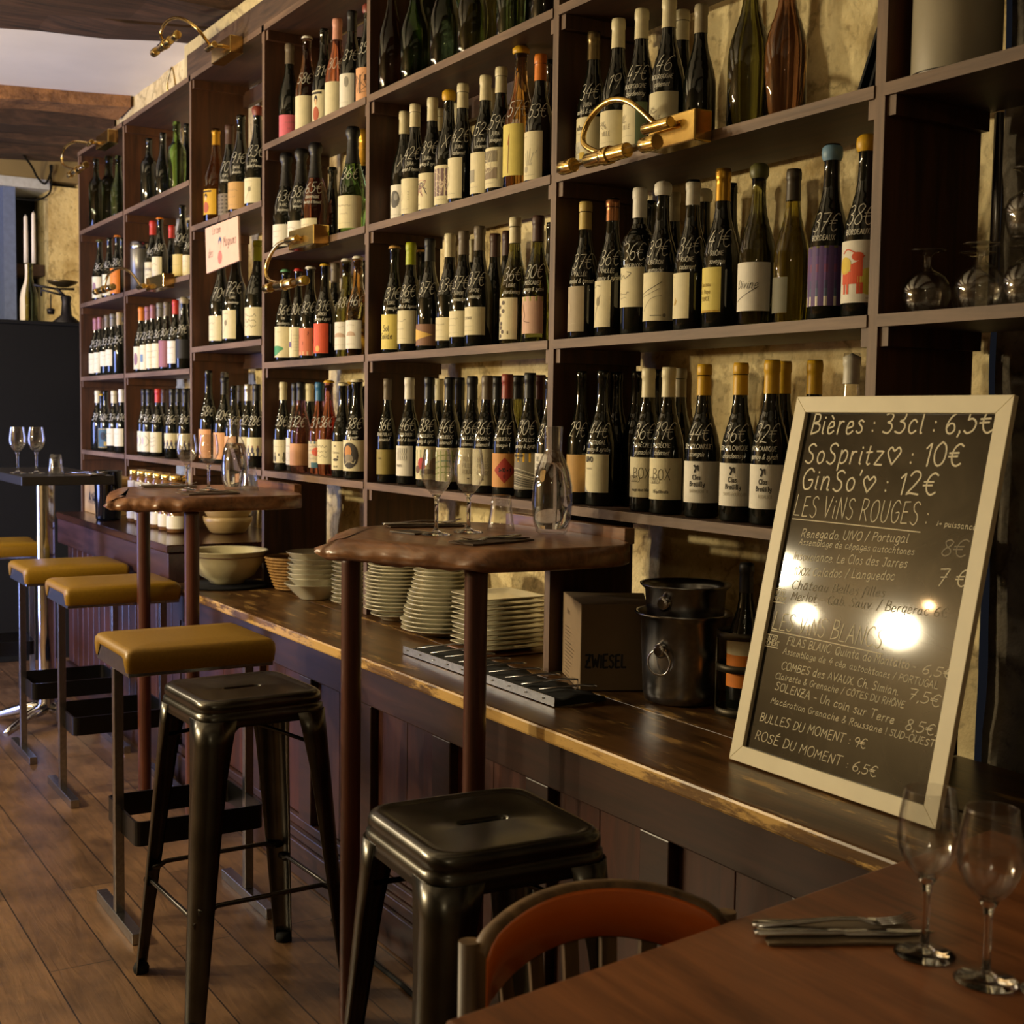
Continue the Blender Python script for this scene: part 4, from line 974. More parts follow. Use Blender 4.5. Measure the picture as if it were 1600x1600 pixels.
def label_art(g, art, R, z0, z1, hw, price_seed):
    """printed matter on a label; returns list of ink materials (slot order)"""
    e = .0009
    W_ = R * hw; H = z1 - z0
    lay = [0]
    def fn(u, v): a = u / R; q = R + e + lay[0] * 2.2e-5; return (q * cos(a), q * sin(a), z0 + v)
    mats = []
    def slot(h):
        m = inkmat(h); lay[0] += 1
        if m not in mats: mats.append(m)
        return mats.index(m)
    rr = random.Random(price_seed)
    def txt(s, v, size, col='2b2622', u=0, w=None, slant=.0):
        ln, wd = layout(s, size, slant, price_seed, wob=.05)
        sc = 1
        ribbons(g, [[(u - wd / 2 + p[0], v + p[1]) for p in st] for st in ln], w or size * .12, fn, slot(col))
    def rect(u0, u1, v0, v1, col): patch(g, lambda u: v1, lambda u: v0, u0, u1, 6, fn, slot(col))
    def ell(u, v, a, b, col, n=12):
        patch(g, lambda x: v + b * math.sqrt(max(0, 1 - ((x - u) / a) ** 2)), lambda x: v - b * math.sqrt(max(0, 1 - ((x - u) / a) ** 2)), u - a, u + a, n, fn, slot(col))
    def line(pts, w, col, cm=True): ribbons(g, [catmull([Vector((p[0], p[1], 0)) for p in pts], 4) if cm and len(pts) > 2 else [Vector((p[0], p[1], 0)) for p in pts]], w, lambda u, v: fn(u, v), slot(col))
    def L(pts, w=.0008, col='4a443c', cm=True):
        q = catmull([Vector((p[0], p[1], 0)) for p in pts], 4) if cm and len(pts) > 2 else [Vector((p[0], p[1], 0)) for p in pts]
        ribbons(g, [[(p.x, p.y) for p in q]], w, fn, slot(col))
    def scrib(v, w, size, n=1, col='6b6353', u=0):
        x = u - w / 2; pts = []
        while x < u + w / 2: pts.append((x, v + rr.uniform(0, size))); x += size * .45
        L(pts, size * .12, col)
    a = art
    if a in ('', 'solid'):
        if a == 'solid': txt('Sol', H * .52, H * .16); txt('Solide', H * .30, H * .16)
        return mats
    if a == 'lines':
        scrib(H * .66, W_ * .9, H * .07); scrib(H * .42, W_ * .6, H * .05); scrib(H * .14, W_ * .9, H * .03)
    elif a == 'plum': ell(-W_ * .1, H * .45, W_ * .35, H * .28, '8a6a74'); scrib(H * .1, W_, H * .03)
    elif a == 'blue': rect(-W_ * .5, W_ * .1, H * .3, H * .62, '6a8296'); scrib(H * .8, W_, H * .05)
    elif a == 'gold': rect(W_ * .1, W_ * .95, 0.002, H - .002, 'b8962e'); scrib(H * .5, W_ * .8, H * .05, u=-W_ * .4)
    elif a == 'frame':
        for q in ((-W_ * .8, W_ * .8, H * .93, H * .97), (-W_ * .8, W_ * .8, .0, H * .04), (-W_ * .84, -W_ * .78, 0, H * .97), (W_ * .78, W_ * .84, 0, H * .97)): rect(*q, 'c2a75a')
        rect(0, W_ * .7, H * .1, H * .3, 'c2a75a'); ell(-W_ * .1, H * .6, W_ * .3, H * .2, '232a30'); L([(0, H * .5), (W_ * .4, H * .75), (W_ * .6, H * .6)], .002, 'c9b57a')
    elif a == 'arc': L([(-W_ * .1, H * .8), (W_ * .25, H * .6), (W_ * .22, H * .4), (-W_ * .1, H * .25)], .0016, '3a3733'); ell(-W_ * .4, H * .55, W_ * .14, H * .2, 'b9a6a8')
    elif a == 'script':
        for k in range(3): scrib(H * (.66 - .2 * k), W_ * .9, H * .12, col='6b6353')
    elif a == 'figures':
        rect(-W_ * .9, W_ * .9, 0, H * .18, '3a3f52')
        for k in range(4): ell(-W_ * .6 + k * W_ * .4, H * .3, W_ * .12, H * .16, '4a4658', 6); ell(-W_ * .6 + k * W_ * .4, H * .5, W_ * .07, H * .06, '9a6a52', 6)
    elif a == 'lady':
        ell(0, H * .72, W_ * .2, H * .12, '2a2420'); ell(0, H * .64, W_ * .13, H * .10, 'd8b48a'); ell(0, H * .28, W_ * .36, H * .22, 'b0583a'); rect(-W_ * .6, W_ * .6, H * .88, H * .95, '2a2420')
    elif a == 'weave':
        for k in range(6): rect(-W_ * .95, W_ * .95, H * (.05 + .16 * k), H * (.11 + .16 * k), '3a342c')
        for k in range(5): scrib(H * (.14 + .16 * k), W_ * 1.8, H * .05, col='b5aa92')
    elif a == 'vine': L([(-W_ * .3, H * .15), (0, H * .4), (W_ * .3, H * .7)], .001); ell(W_ * .1, H * .55, W_ * .16, H * .1, '8c8468'); scrib(H * .85, W_ * .8, H * .05)
    elif a == 'moon': ell(W_ * .3, H * .75, W_ * .22, H * .16, '9a968a'); scrib(H * .12, W_, H * .03)
    elif a == 'people':
        for k in range(7): L([(rr.uniform(-W_, W_ * .9) * .8, H * rr.uniform(.1, .9)) for _ in range(3)], .0012, '2e2a26')
        for k in range(4): rect(-W_ * .6 + k * W_ * .35, -W_ * .5 + k * W_ * .35, H * rr.uniform(.2, .7), H * .78, '4a3428')
    elif a == 'green':
        patch(g, lambda u: H * (.38 - .12 * ((u + W_ * .3) / W_) ** 2), lambda u: H * (.15 + .10 * sin(u / W_ * 3)), -W_ * .95, W_ * .45, 10, fn, slot('4d9a6e')); scrib(H * .8, W_ * .5, H * .05)
    elif a == 'house':
        for q in ([(-W_ * .6, H * .9), (-W_ * .1, H * .9)], [(-W_ * .1, H * .9), (-W_ * .1, H * .3)], [(-W_ * .6, H * .3), (-W_ * .1, H * .3)]): L(q, .001, '5a4a6a', False)
        ell(-W_ * .3, H * .42, W_ * .2, H * .1, '6a5a8a')
        for k in range(6): scrib(H * (.2 + .1 * k), W_ * .6, H * .03, u=W_ * .35)
    elif a == 'weeds':
        rect(-W_ * .98, W_ * .98, 0, H * .14, 'd8b68a')
        for k in range(9):
            u = rr.uniform(-W_ * .8, W_ * .7); v = rr.uniform(.25, .8) * H; L([(u, v), (u + .002, v + .006), (u + .001, v + .012)], .0016, '6a2a20')
        L([(W_ * .45, H * .5), (W_ * .5, H * .6), (W_ * .48, H * .72)], .004, '2a1a16')
    elif a == 'sun': ell(-W_ * .05, H * .15, W_ * .24, H * .10, 'e8b060'); L([(-W_ * .4, H * .2), (-W_ * .4, H * .9)], .0012, 'f0c8a0', False)
    elif a == 'shell': patch(g, lambda u: H * (.45 + .16 * math.sqrt(max(0, 1 - (u / (W_ * .5)) ** 2))), lambda u: H * .45, -W_ * .5, W_ * .5, 10, fn, slot('c0a48c')); scrib(H * .8, W_ * .8, H * .05); scrib(H * .15, W_, H * .04)
    elif a == 'snail': patch(g, lambda u: H * (.45 + .18 * math.sqrt(max(0, 1 - (u / (W_ * .5)) ** 2))), lambda u: H * (.42 + .08 * (u / W_)), -W_ * .5, W_ * .5, 10, fn, slot('5a5648')); scrib(H * .8, W_ * .8, H * .04); L([(-W_ * .8, H * .3), (W_ * .8, H * .3)], .0008, '5a5648', False)
    elif a == 'jars':
        for k in range(4):
            u = -W_ * .7 + k * W_ * .4; ell(u, H * .18, W_ * .14, H * .14, ['2c2620', '4a463a', 'e8e0c8', '6a6048'][k], 6); rect(u - W_ * .05, u + W_ * .05, H * .3, H * (.4 + .06 * (k % 2)), '2c2620')
        L([(-W_ * .8, H * .85), (W_ * .8, H * .85)], .0008, '8c8468', False); scrib(H * .68, W_ * .8, H * .05)
    elif a == 'mosaic':
        rect(-W_ * .95, W_ * .95, H * .9, H, '4a6a7c'); rect(-W_ * .3, W_ * .95, 0, H * .2, '3f6a7a'); ell(W_ * .15, H * .6, W_ * .4, H * .16, 'cf5a3c')
        for k in range(4): scrib(H * (.3 + .16 * k), W_ * 1.6, H * .07, col='7a6f86')
    elif a == 'duck':
        ell(0, H * .36, W_ * .22, H * .05, '4a443c'); ell(W_ * .18, H * .46, W_ * .06, H * .05, '4a443c', 6); L([(-W_ * .5, H * .28), (W_ * .5, H * .28)], .0008, '4a443c', False)
        txt('Chateau', H * .58, H * .07, '8a8270'); ell(-W_ * .05, H * .84, W_ * .1, H * .04, '9a927c'); txt('B & R', H * .08, H * .07); rect(W_ * .72, W_ * .98, H * .75, H, 'd6c238')
    elif a == 'oval':
        ell(-W_ * .25, H * .5, W_ * .52, H * .42, '3c3632', 18); ell(-W_ * .35, H * .62, W_ * .24, H * .2, 'c98a4e'); ell(-W_ * .3, H * .4, W_ * .28, H * .14, '8d8170'); L([(-W_ * .55, H * .2), (-W_ * .3, H * .32), (0, H * .25), (W_ * .1, H * .36)], .002, 'ddd3ae')
    elif a == 'rock': ell(-W_ * .15, H * .60, W_ * .34, H * .24, '5c5a56'); ell(-W_ * .05, H * .66, W_ * .14, H * .1, '8c8a84'); scrib(H * .16, W_, H * .03)
    elif a == 'drop':
        L([(-W_ * .25, H * .66), (-W_ * .42, H * .5), (-W_ * .25, H * .38), (-W_ * .1, H * .5), (-W_ * .25, H * .66)], .001, '8c8270')
        for k in range(4): ell(W_ * .3, H * (.4 + .07 * k), .0012, .0016, '5a5040', 4)
        scrib(H * .12, W_ * .7, H * .03)
    elif a == 'birds':
        for k in range(9): L([(rr.uniform(-W_ * .6, W_ * .4), H * rr.uniform(.35, .8)) for _ in range(4)], .0013, rr.choice(['6a4a62', '4a4450', 'b06a6a']))
        scrib(H * .12, W_ * .4, H * .03, u=-W_ * .3)
    elif a == 'etch':
        rect(-W_ * .8, W_ * .72, H * .22, H * .92, '7c6468')
        for k in range(6): L([(rr.uniform(-W_ * .75, W_ * .65), H * rr.uniform(.26, .88)) for _ in range(4)], .0016, 'd8c4b0')
        scrib(H * .12, W_, H * .03)
    elif a == 'leaf': L([(-W_ * .5, H * .3), (-W_ * .2, H * .4), (-W_ * .15, H * .62), (-W_ * .35, H * .8), (-W_ * .6, H * .7), (-W_ * .5, H * .3)], .003, '9a9684'); scrib(H * .1, W_, H * .03)
    elif a == 'block': rect(-W_ * .7, W_ * .2, H * .28, H * .58, 'a09a8a'); scrib(H * .14, W_, H * .03)
    elif a == 'print':
        rect(-W_ * .8, W_ * .5, H * .22, H * .5, '8a7a66'); rect(-W_ * .8, W_ * .5, H * .64, H * .92, '857c68')
        for k in range(6): L([(rr.uniform(-W_ * .75, W_ * .45), H * rr.uniform(.24, .9)) for _ in range(3)], .0016, 'cfc4a4')
        scrib(H * .1, W_ * .7, H * .03)
    elif a == 'stem': L([(-.001, H * .05), (0, H * .5), (.001, H * .78)], .0018, '8a5a2a'); L([(-.002, H * .6), (0, H * .72), (.002, H * .8)], .0022, 'a8622c')
    elif a == 'hand':
        for k in range(5): L([(-W_ * .2 + k * W_ * .1, H * .3), (-W_ * .35 + k * W_ * .24, H * (.55 + .05 * (k % 3)))], .0016, '9a9684', False)
        ell(-W_ * .25, H * .22, W_ * .18, H * .07, 'b0a994'); scrib(H * .86, W_ * .5, H * .04, u=-W_ * .4); scrib(H * .08, W_, H * .03)
    elif a == 'red3':
        rect(-W_ * .98, W_ * .98, H * .68, H * .74, '161516'); scrib(H * .84, W_, H * .06)
        for k in range(3): ell(-W_ * .5 + k * W_ * .18, H * .25, .0014, .002, 'b0392a', 4)
    elif a == 'arrow': patch(g, lambda u: H * (.5 + .30 * (1 - (u + W_ * .9) / (W_ * 1.3))), lambda u: H * (.5 - .30 * (1 - (u + W_ * .9) / (W_ * 1.3))), -W_ * .9, W_ * .4, 10, fn, slot('dcb45c'))
    elif a == 'print1': txt('COTEAUX', H * .56, H * .09, '6a6250'); scrib(H * .3, W_ * .7, H * .03); scrib(H * .14, W_ * .8, H * .03)
    elif a == 'camo':
        for k in range(9): ell(rr.uniform(-W_ * .7, -W_ * .05), H * (.08 + .1 * k), W_ * .16, H * .05, '5e5248', 6)
        rect(W_ * .28, W_ * .36, H * .12, H * .2, '4a3428')
    elif a == 'figure': rect(-W_ * .98, W_ * .98, H * .88, H, 'a5a860'); L([(-W_ * .2, H * .8), (0, H * .5), (-W_ * .1, H * .35), (W_ * .3, H * .3)], .0016, '7c5a50'); ell(-W_ * .4, H * .65, W_ * .2, H * .14, 'dcae7c'); L([(-W_ * .9, H * .24), (W_ * .9, H * .24)], .001, 'efe0d0', False)
    elif a == 'dots':
        for j in range(7):
            for k in range(5): ell(-W_ * .8 + k * W_ * .34, H * (.12 + .13 * j), .0014, .0016, '6b6250', 4)
        ell(W_ * .25, H * .33, .005, .005, '3c342c', 8)
    elif a == 'small': txt('luna', H * .62, H * .08, '3c3018', u=-W_ * .4)
    elif a == 'waves':
        for k in range(6): L([(-W_ * .4 + k * W_ * .17, H * .92), (-W_ * .36 + k * W_ * .17, H * .82), (-W_ * .42 + k * W_ * .17, H * .72), (-W_ * .36 + k * W_ * .17, H * .62), (-W_ * .42 + k * W_ * .17, H * .52)], .0016, '4a453e')
        txt('MAREX', H * .3, H * .08, '6b6353', u=-W_ * .2)
    elif a == 'floral':
        rect(-W_ * .98, W_ * .98, H * .12, H * .9, '9aa078'); ell(-W_ * .25, H * .48, W_ * .3, H * .18, 'b8383a'); ell(W_ * .5, H * .4, W_ * .3, H * .26, '8a6044'); ell(-W_ * .6, H * .3, W_ * .22, H * .12, '6a4a3c'); ell(W_ * .1, H * .24, W_ * .4, H * .08, '5a4436')
    elif a == 'meadow':
        rect(-W_ * .98, W_ * .98, 0, H * .92, 'a9b070')
        for k in range(4): L([(-W_ * .9, H * (.2 + .17 * k)), (0, H * (.28 + .17 * k)), (W_ * .9, H * (.2 + .17 * k))], .004, rr.choice(['8a9a58', 'c2c484', '7a9a80']))
    elif a == 'belle': txt('BELLE', H * .64, H * .12, 'a89e84'); txt('FILLES', H * .46, H * .12, 'a89e84'); txt('ROUGE', H * .28, H * .12, 'a89e84'); rect(-W_ * .06, W_ * .06, H * .14, H * .17, '4a443c')
    elif a == 'diamond':
        patch(g, lambda u: H * (.5 + .38 * (1 - abs(u) / (W_ * .62))), lambda u: H * (.5 - .38 * (1 - abs(u) / (W_ * .62))), -W_ * .62, W_ * .62, 16, fn, slot('a33326'))
        txt('3+10 = 1', H * .46, H * .10, '1c1816', w=.0022); ell(0, H * .32, .004, .006, '7a231a', 6)
    elif a == 'rouss':
        rect(-W_ * .98, W_ * .98, H * .76, H, 'd9a91e'); txt('ROUSSILLON', H * .90, H * .06, '1c1816', w=.0014); txt('AYE', H * .80, H * .06, '1c1816', w=.0014)
        for k in range(9): L([(-W_ * .9, H * (.04 + .05 * k)), (-W_ * .3, H * (.10 + .06 * k)), (W_ * .3, H * (.05 + .06 * k)), (W_ * .9, H * (.02 + .05 * k))], .0016, rr.choice(['2a2822', 'c9c2ac', '3c382e']))
    elif a == 'con': txt('LE', H * .78, H * .12); txt('CON', H * .58, H * .12); txt('VICT', H * .38, H * .12)
    elif a == 'album':
        txt('album', H * .72, H * .10, '3c382f', w=.0014); scrib(H * .62, W_ * .4, H * .03)
        for k, (u, v, c) in enumerate(((-.6, .3, 'b9b3a0'), (-.3, .3, 'c9c3b2'), (-.6, .12, '9a9688'), (-.3, .2, 'a9a598'), (-.05, .3, 'd2ccba'), (-.3, .02, 'bdb7a6'), (-.05, .06, 'c8a838'))): rect(W_ * u, W_ * (u + .28), H * v, H * (v + .16), c)
    elif a in ('ville', 'ville2'):
        for k in range(6): L([(rr.uniform(-W_ * .5, W_ * .1), H * rr.uniform(.56, .76)) for _ in range(3)], .0009, '9a9078')
        txt('VILLE', H * .42, H * .10, 'a89e84'); scrib(H * .26, W_ * .8, H * .02)
        if a == 'ville2': rect(W_ * .5, W_ * .98, 0, H, '5f6e50')
    elif a == 'crest': ell(-W_ * .2, H * .52, W_ * .2, H * .12, 'bcae92'); L([(-W_ * .4, H * .6), (0, H * .4)], .0012, 'cabf9f', False); scrib(H * .16, W_, H * .03, col='cabf9f')
    elif a == 'sig':
        L([(-W_ * .5, H * .72), (-W_ * .3, H * .86), (-W_ * .35, H * .70), (-W_ * .1, H * .80), (0, H * .72), (W_ * .3, H * .84), (W_ * .1, H * .88)], .0013, '3c382f'); scrib(H * .5, W_ * .3, H * .03, u=-W_ * .3); scrib(H * .3, W_ * .7, H * .1, u=-W_ * .1); scrib(H * .2, W_ * .4, H * .06, u=-W_ * .1)
    elif a == 'sketch':
        L([(-W_ * .8, H * .55), (-W_ * .2, H * .66), (W_ * .3, H * .8)], .0012, '3c382f'); L([(-W_ * .8, H * .5), (-W_ * .3, H * .55), (W_ * .2, H * .66)], .0008); L([(-W_ * .8, H * .48), (W_ * .1, H * .3)], .0007); L([(-W_ * .6, H * .2), (-W_ * .2, H * .45), (W_ * .3, H * .52)], .0007)
        rect(-W_ * .2, W_ * .3, H * .10, H * .12, '7a7260'); ell(W_ * .42, H * .11, .004, .004, '8a826e', 8)
    elif a == 'mark': L([(-W_ * .4, H * .3), (-W_ * .25, H * .45), (-W_ * .3, H * .3), (-W_ * .1, H * .4)], .002, 'c2a04a'); scrib(H * .9, W_ * .3, H * .05, u=-W_ * .5)
    elif a == 'chateau':
        txt('Chateau', H * .58, H * .09, '9a8434'); txt('du Pape', H * .42, H * .09, '9a8434'); txt('PRINCE', H * .26, H * .09, '9a8434'); rect(-W_ * .9, W_ * .9, 0, H * .05, 'b8962e')
    elif a == 'divine': txt('Divine', H * .46, H * .18, '3c382f', w=.0012, slant=.3); L([(-W_ * .5, H * .2), (0, H * .34), (W_ * .5, H * .5)], .0012, '3c382f')
    elif a == 'sunset':
        rect(-W_ * .99, W_ * .99, 0, H * .16, 'e2ddcf')
        for k, c in enumerate(('5a6a8a', '53507e', '6a4a86', '7a4470', '5c3f80', '4e3a78')): rect(-W_ * .99, W_ * .99, H * (.16 + .135 * k), H * (.17 + .135 * (k + 1)), c)
        rect(-W_ * .99, W_ * .99, H * .965, H, '6a6238')
    elif a == 'goat':
        ell(W_ * .35, H * .34, W_ * .5, H * .22, 'd8cf5a'); ell(-W_ * .62, H * .6, W_ * .3, H * .14, 'e0c44c')
        patch(g, lambda u: H * .50, lambda u: H * .30, -W_ * .75, W_ * .05, 8, fn, slot('d8542e'))
        patch(g, lambda u: H * (.62 + .5 * (u + W_ * .3) / W_ * .4), lambda u: H * .42, -W_ * .35, W_ * .08, 6, fn, slot('d8542e'))
        ell(-W_ * .1, H * .74, W_ * .22, H * .07, 'd8542e'); L([(-W_ * .2, H * .8), (-W_ * .5, H * .86), (-W_ * .7, H * .8)], .0022, 'd8542e')
        for u in (-.68, -.52, -.12, .0): rect(W_ * u, W_ * (u + .1), H * .14, H * .32, 'd8542e')
        L([(W_ * .1, H * .74), (W_ * .45, H * .8)], .0018, 'c2482c', False); ell(W_ * .56, H * .83, W_ * .1, H * .07, 'd8542e'); rect(W_ * .2, W_ * .9, H * .06, H * .075, '9a927c')
    elif a == 'uivo': txt('UIVO', H * .80, H * .13, '2b2622', w=.0024); txt('RENEGADO', H * .60, H * .045, '8a826e'); patch(g, lambda u: H * max(0, (.45 - .45 * ((u + W_ * .9) / (W_ * .9)) ** .7)), lambda u: 0, -W_ * .9, W_ * 0, 8, fn, slot('8e8a86'))
    elif a in ('box', 'box2'):
        txt('BOX', H * .48, H * .26, '6a6046', w=.0016); 
        for k in range(4): L([(-W_ * .5 + .006 * k + .006 * cos(t), H * .46 + .007 * sin(t)) for t in [i * pi / 4 for i in range(9)]], .0009, '6a6046')
        txt('rouge sans blanc' if a == 'box' else "l'Equilibriste", H * .16, H * .07, '5a523e', w=.0012)
    elif a in ('clos1', 'clos2', 'clos3'):
        L([(-W_ * .22, H * .74), (-W_ * .16, H * .84), (-W_ * .24, H * .9)], .004, '2b2622'); L([(-W_ * .16, H * .84), (-W_ * .08, H * .9), (-W_ * .06, H * .78)], .0025, '2b2622')
        txt('Clos', H * .56, H * .11, '3c382f', u=-W_ * .14, w=.0016); txt('Breüilly', H * .40, H * .11, '3c382f', u=-W_ * .12, w=.0016)
        txt({'clos1': 'BARNABOOTH', 'clos2': 'SAINT-POURÇAIN', 'clos3': 'RÉGALIER'}[a].replace('Ç', 'C').replace('É', 'E'), H * .24, H * .075, 'b5ac98', u=-W_ * .05); L([(-W_ * .7, H * .12), (W_ * .2, H * .12)], .0007, 'b5ac98', False)
    return mats

CAPW = {'c': '{}-capsuled', 'k': '{} crown-capped', 'w': '{} wax-topped', 'f': '{}-foiled', 'p': '{}-stoppered', 'n': '{}-necked', 'b': 'uncapped'}
CN = dict(pinkcap='pink', bluecap='blue', goldcream='pale gold', darkgold='dull gold', redbrown='rusty red', darkred='dark red', bluegrey='grey-blue', brownglass='dark brown', clear='clear', copper='copper', stone='stone-coloured', sand='sandy', tan='tan')
GN = {'k': 'dark', 'g': 'dark green', 'G': 'green', 'o': 'olive', 'O': 'yellow-green', 'Y': 'yellow', 'A': 'brown', 'a': 'amber', 'r': 'rose', 'c': 'clear'}
LN = dict(cream='cream', white='white', goldcream='gold', peach='peach', taupe='taupe', tan='tan', olive='mustard', straw='yellow', etching='engraved', kraft='kraft', brownl='brown', pinkish='pinkish', greige='beige', redorange='red-orange', shade='shaded', sunset='purple striped', mosaic='patterned')
ORD = ['first', 'second', 'third', 'fourth', 'fifth', 'sixth', 'seventh', 'eighth', 'ninth', 'tenth', 'eleventh', 'twelfth', 'thirteenth', 'fourteenth', 'fifteenth', 'sixteenth']
BAY = ['', 'first', 'second', 'third', 'fourth', 'fifth', 'sixth']
def ang_view(x, y): return atan2(CAM.y - y, CAM.x - x)
_count = {}
def bottle(line):
    a, kind, code, cap, ccol, lab, price, l2 = line.split('|')
    c, lv, z, x, y, h, R = a.split()
    c, lv = int(c), int(lv); z, x, y, h, R = map(float, (z, x, y, h, R))
    idx = _count.get((c, lv), 0); _count[(c, lv)] = idx + 1
    va = ang_view(x, y)
    if lab != '-':
        lc, f, za, zb, art = lab.split(','); f = float(f); za = float(za) * h; zb = float(zb) * h
        hw = radians(56) if f < .7 else radians(78)
        if f <= .45: hw = radians(42)
        lo = hw - asin(max(-1, min(1, 2 * f - 1)))
        rot = va - lo
    else:
        lo = radians(25); rot = va - lo; lc = None
    o = link('wine_bottle', body_mesh(kind, h, R, code), None, (x, y, z + .001), rot)
    shelfname = {2: 'middle' if lv == 1 else 'top', 3: 'top'}.get(lv) if c == 3 else {0: 'bottom', 1: 'second', 2: 'third', 3: 'top'}[lv]
    if c == 3: shelfname = ['bottom', 'middle', 'top'][lv]
    pos = f"{ORD[idx]} from left on {BAY[c]} bay's {shelfname} shelf"
    d = CAPW[cap].format(CN.get(ccol, ccol)) + ' ' + GN[code] + ' bottle'
    if kind == 'm': d = d.replace(' bottle', ' magnum')
    if lc:
        d2 = d + ', ' + LN.get(lc, lc) + ' label'
        if len((d2 + ' ' + pos).split()) <= 16: d = d2
    if price and price != 'X' and len((d + ' marked ' + price + ', ' + pos).split()) <= 16: d += ' marked ' + price
    tag(o, d + ', ' + pos, 'bottle', f"bottles on the {shelfname} shelf of the {BAY[c]} bay")
    if cap != 'b': link('capsule', cap_mesh(cap, ccol, kind, h, R), o)
    if lc:
        e = .0005; g = G(); n = 14
        vs = []
        for i in range(n + 1):
            t = -hw + 2 * hw * i / n
            vs += [((R + e) * cos(t), (R + e) * sin(t), za), ((R + e) * cos(t), (R + e) * sin(t), zb)]
        g.add(vs, [(2 * i, 2 * i + 2, 2 * i + 3, 2 * i + 1) for i in range(n)], 0, True)
        lbl = obj('paper_label', g, paper(lc), o)
        ga = G(); mats = label_art(ga, art, R, za, zb, hw, idx * 7 + c * 31 + lv)
        if mats and ga.f:
            lp = obj('label_print', ga, mats, lbl)
    if price:
        g = G(); t0 = lo - radians(16 if f_or(lab) else 22)
        def on(v0, u0):
            def fn(u, v):
                zz = v0 + v; t = zz / h; r = prof_r(kind, t) * R + .0012
                a_ = t0 + (u + u0) / max(r, R * .55); return (r * cos(a_), r * sin(a_), zz)
            return fn
        sz = .036 * (h / .325)
        ln, wd = layout(price, sz, .22, idx + c * 5 + lv * 3, gap=1.0)
        k = min(1.0, R * 1.30 / wd)
        ln = [[(p[0] * k, p[1]) for p in st] for st in ln]; wd *= k
        ribbons(g, ln, .0017, on(h * .505, -wd / 2))
        base = h * .485
        if l2:
            ln, wd = layout(l2, .0095, .05, idx, gap=1.6); k = min(1, R * 1.7 / wd)
            ribbons(g, [[(p[0] * k, p[1]) for p in st] for st in ln], .0011, on(h * .452, -wd * k / 2))
            if lc and zb < h * .405:
                ww = random.Random(idx + c).choice(['savagnin', 'chardonnay', 'gamay & syrah', 'cabernet', 'grenache', 'chenin', 'merlot & tannat'])
                ln, wd = layout(ww, .0105, .3, idx, gap=.6); k = min(1, R * 1.7 / wd)
                ribbons(g, [[(p[0] * k, p[1]) for p in st] for st in ln], .0010, on(h * .402, -wd * k / 2))
        obj('price_writing', g, M_PEN, o)
def f_or(lab): return lab != '-' and float(lab.split(',')[1]) < .7
for _l in BOTTLES.strip().splitlines(): bottle(_l)
# ---------------------------------------------------------------- live-edge bar tables
def live_table(nm, label, outline, z, legs, hidden_legs, wavy_edges, seed, root_xy, span=.026):
    """outline: counter-clockwise (x, y); wavy_edges: indices of edges with a natural rounded lip"""
    t = thing('bar_table', label, 'bar table', (root_xy[0], root_xy[1], 0))
    rr = random.Random(seed)
    pts = []; wav = []
    n = len(outline)
    for i in range(n):
        a = Vector(outline[i]); b = Vector(outline[(i + 1) % n]); k = 30 if i in wavy_edges else 6
        for j in range(k):
            pts.append(a.lerp(b, j / k)); wav.append(1.0 if i in wavy_edges else 0.0)
    m = len(pts)
    # soften corners
    for _q in range(9):
        if _q < 3: pts = [pts[i] * .5 + (pts[i - 1] + pts[(i + 1) % m]) * .25 for i in range(m)]
        wav = [wav[i] * .5 + (wav[i - 1] + wav[(i + 1) % m]) * .25 for i in range(m)]
    cen = sum(pts, Vector((0, 0))) / m
    nor = []
    for i in range(m):
        d = pts[(i + 1) % m] - pts[i - 1]; nor.append(Vector((d.y, -d.x)).normalized())
    rings = []
    for k, (off, dz, wv) in enumerate(((-.060, 0, .004), (-.036, -.003, .006), (-.002, -.020, .012), (.004, -.034, .020), (-.010, -.044, .022), (-.04, -.046, .0))):
        r = []
        for i in range(m):
            w = wav[i]; s = i * .55
            nz = noise.noise(Vector((s * .33 + seed, k * .45, 0))) + .6 * noise.noise(Vector((s * .9 + seed, k * .7, 5)))
            o_ = off * w + (-.004, -.001, 0, 0, -.001, -.004)[k] * (1 - w)
            p = pts[i] + nor[i] * ((o_ if w > .5 else o_) + nz * wv * w)
            r.append((p.x, p.y, z + dz + nz * wv * .5 * w * (1 if k else 0)))
        rings.append(r)
    g = G(); g.loft(rings, 0, True)
    part_at('table_top', g, M_TABLE, t)
    for (x, y, r) in legs + hidden_legs:
        g = G(); g.lathe([(r * .9, 0), (r, .01), (r, .5), (r * 1.02, z - .06), (r * 1.1, z - .0455), (0, z - .0455)], 24, (x, y, 0))
        part_at('leg', g, M_LEG, t)
    return t
live_table('bar_table', 'live-edge wooden bar table beside the grey metal stools', [(-.853, -.653), (-.47, -.449), (-.465, -.036), (-1.151, -.036), (-1.14, -.477)], 1.11,
           [(-.895, -.555, .0225), (-.565, -.425, .0235)], [(-.56, -.37 + .0, .001)] if False else [], {0, 4}, 3, (-.8, -.3))
live_table('bar_table', 'live-edge wooden bar table beside the mustard stools, jars behind it', [(-2.429, -.705), (-2.288, -.483), (-2.31, -.036), (-3.03, -.036), (-3.01, -.535)], 1.11,
           [(-2.825, -.475, .0225), (-2.345, -.455, .023)], [], {0, 4}, 9, (-2.7, -.4))
def batten(x0, x1, label):
    g = G(); g.box((x0, -.034, 1.098), (x1, -.006, 1.134)); return tag(obj('batten', g, M_TABLE, bevel=.002), label, 'batten')
batten(-1.10, -.586, 'short wooden batten behind the carafe on the nearer bar table')
batten(-2.90, -2.528, 'short wooden batten behind the tumbler on the farther bar table')

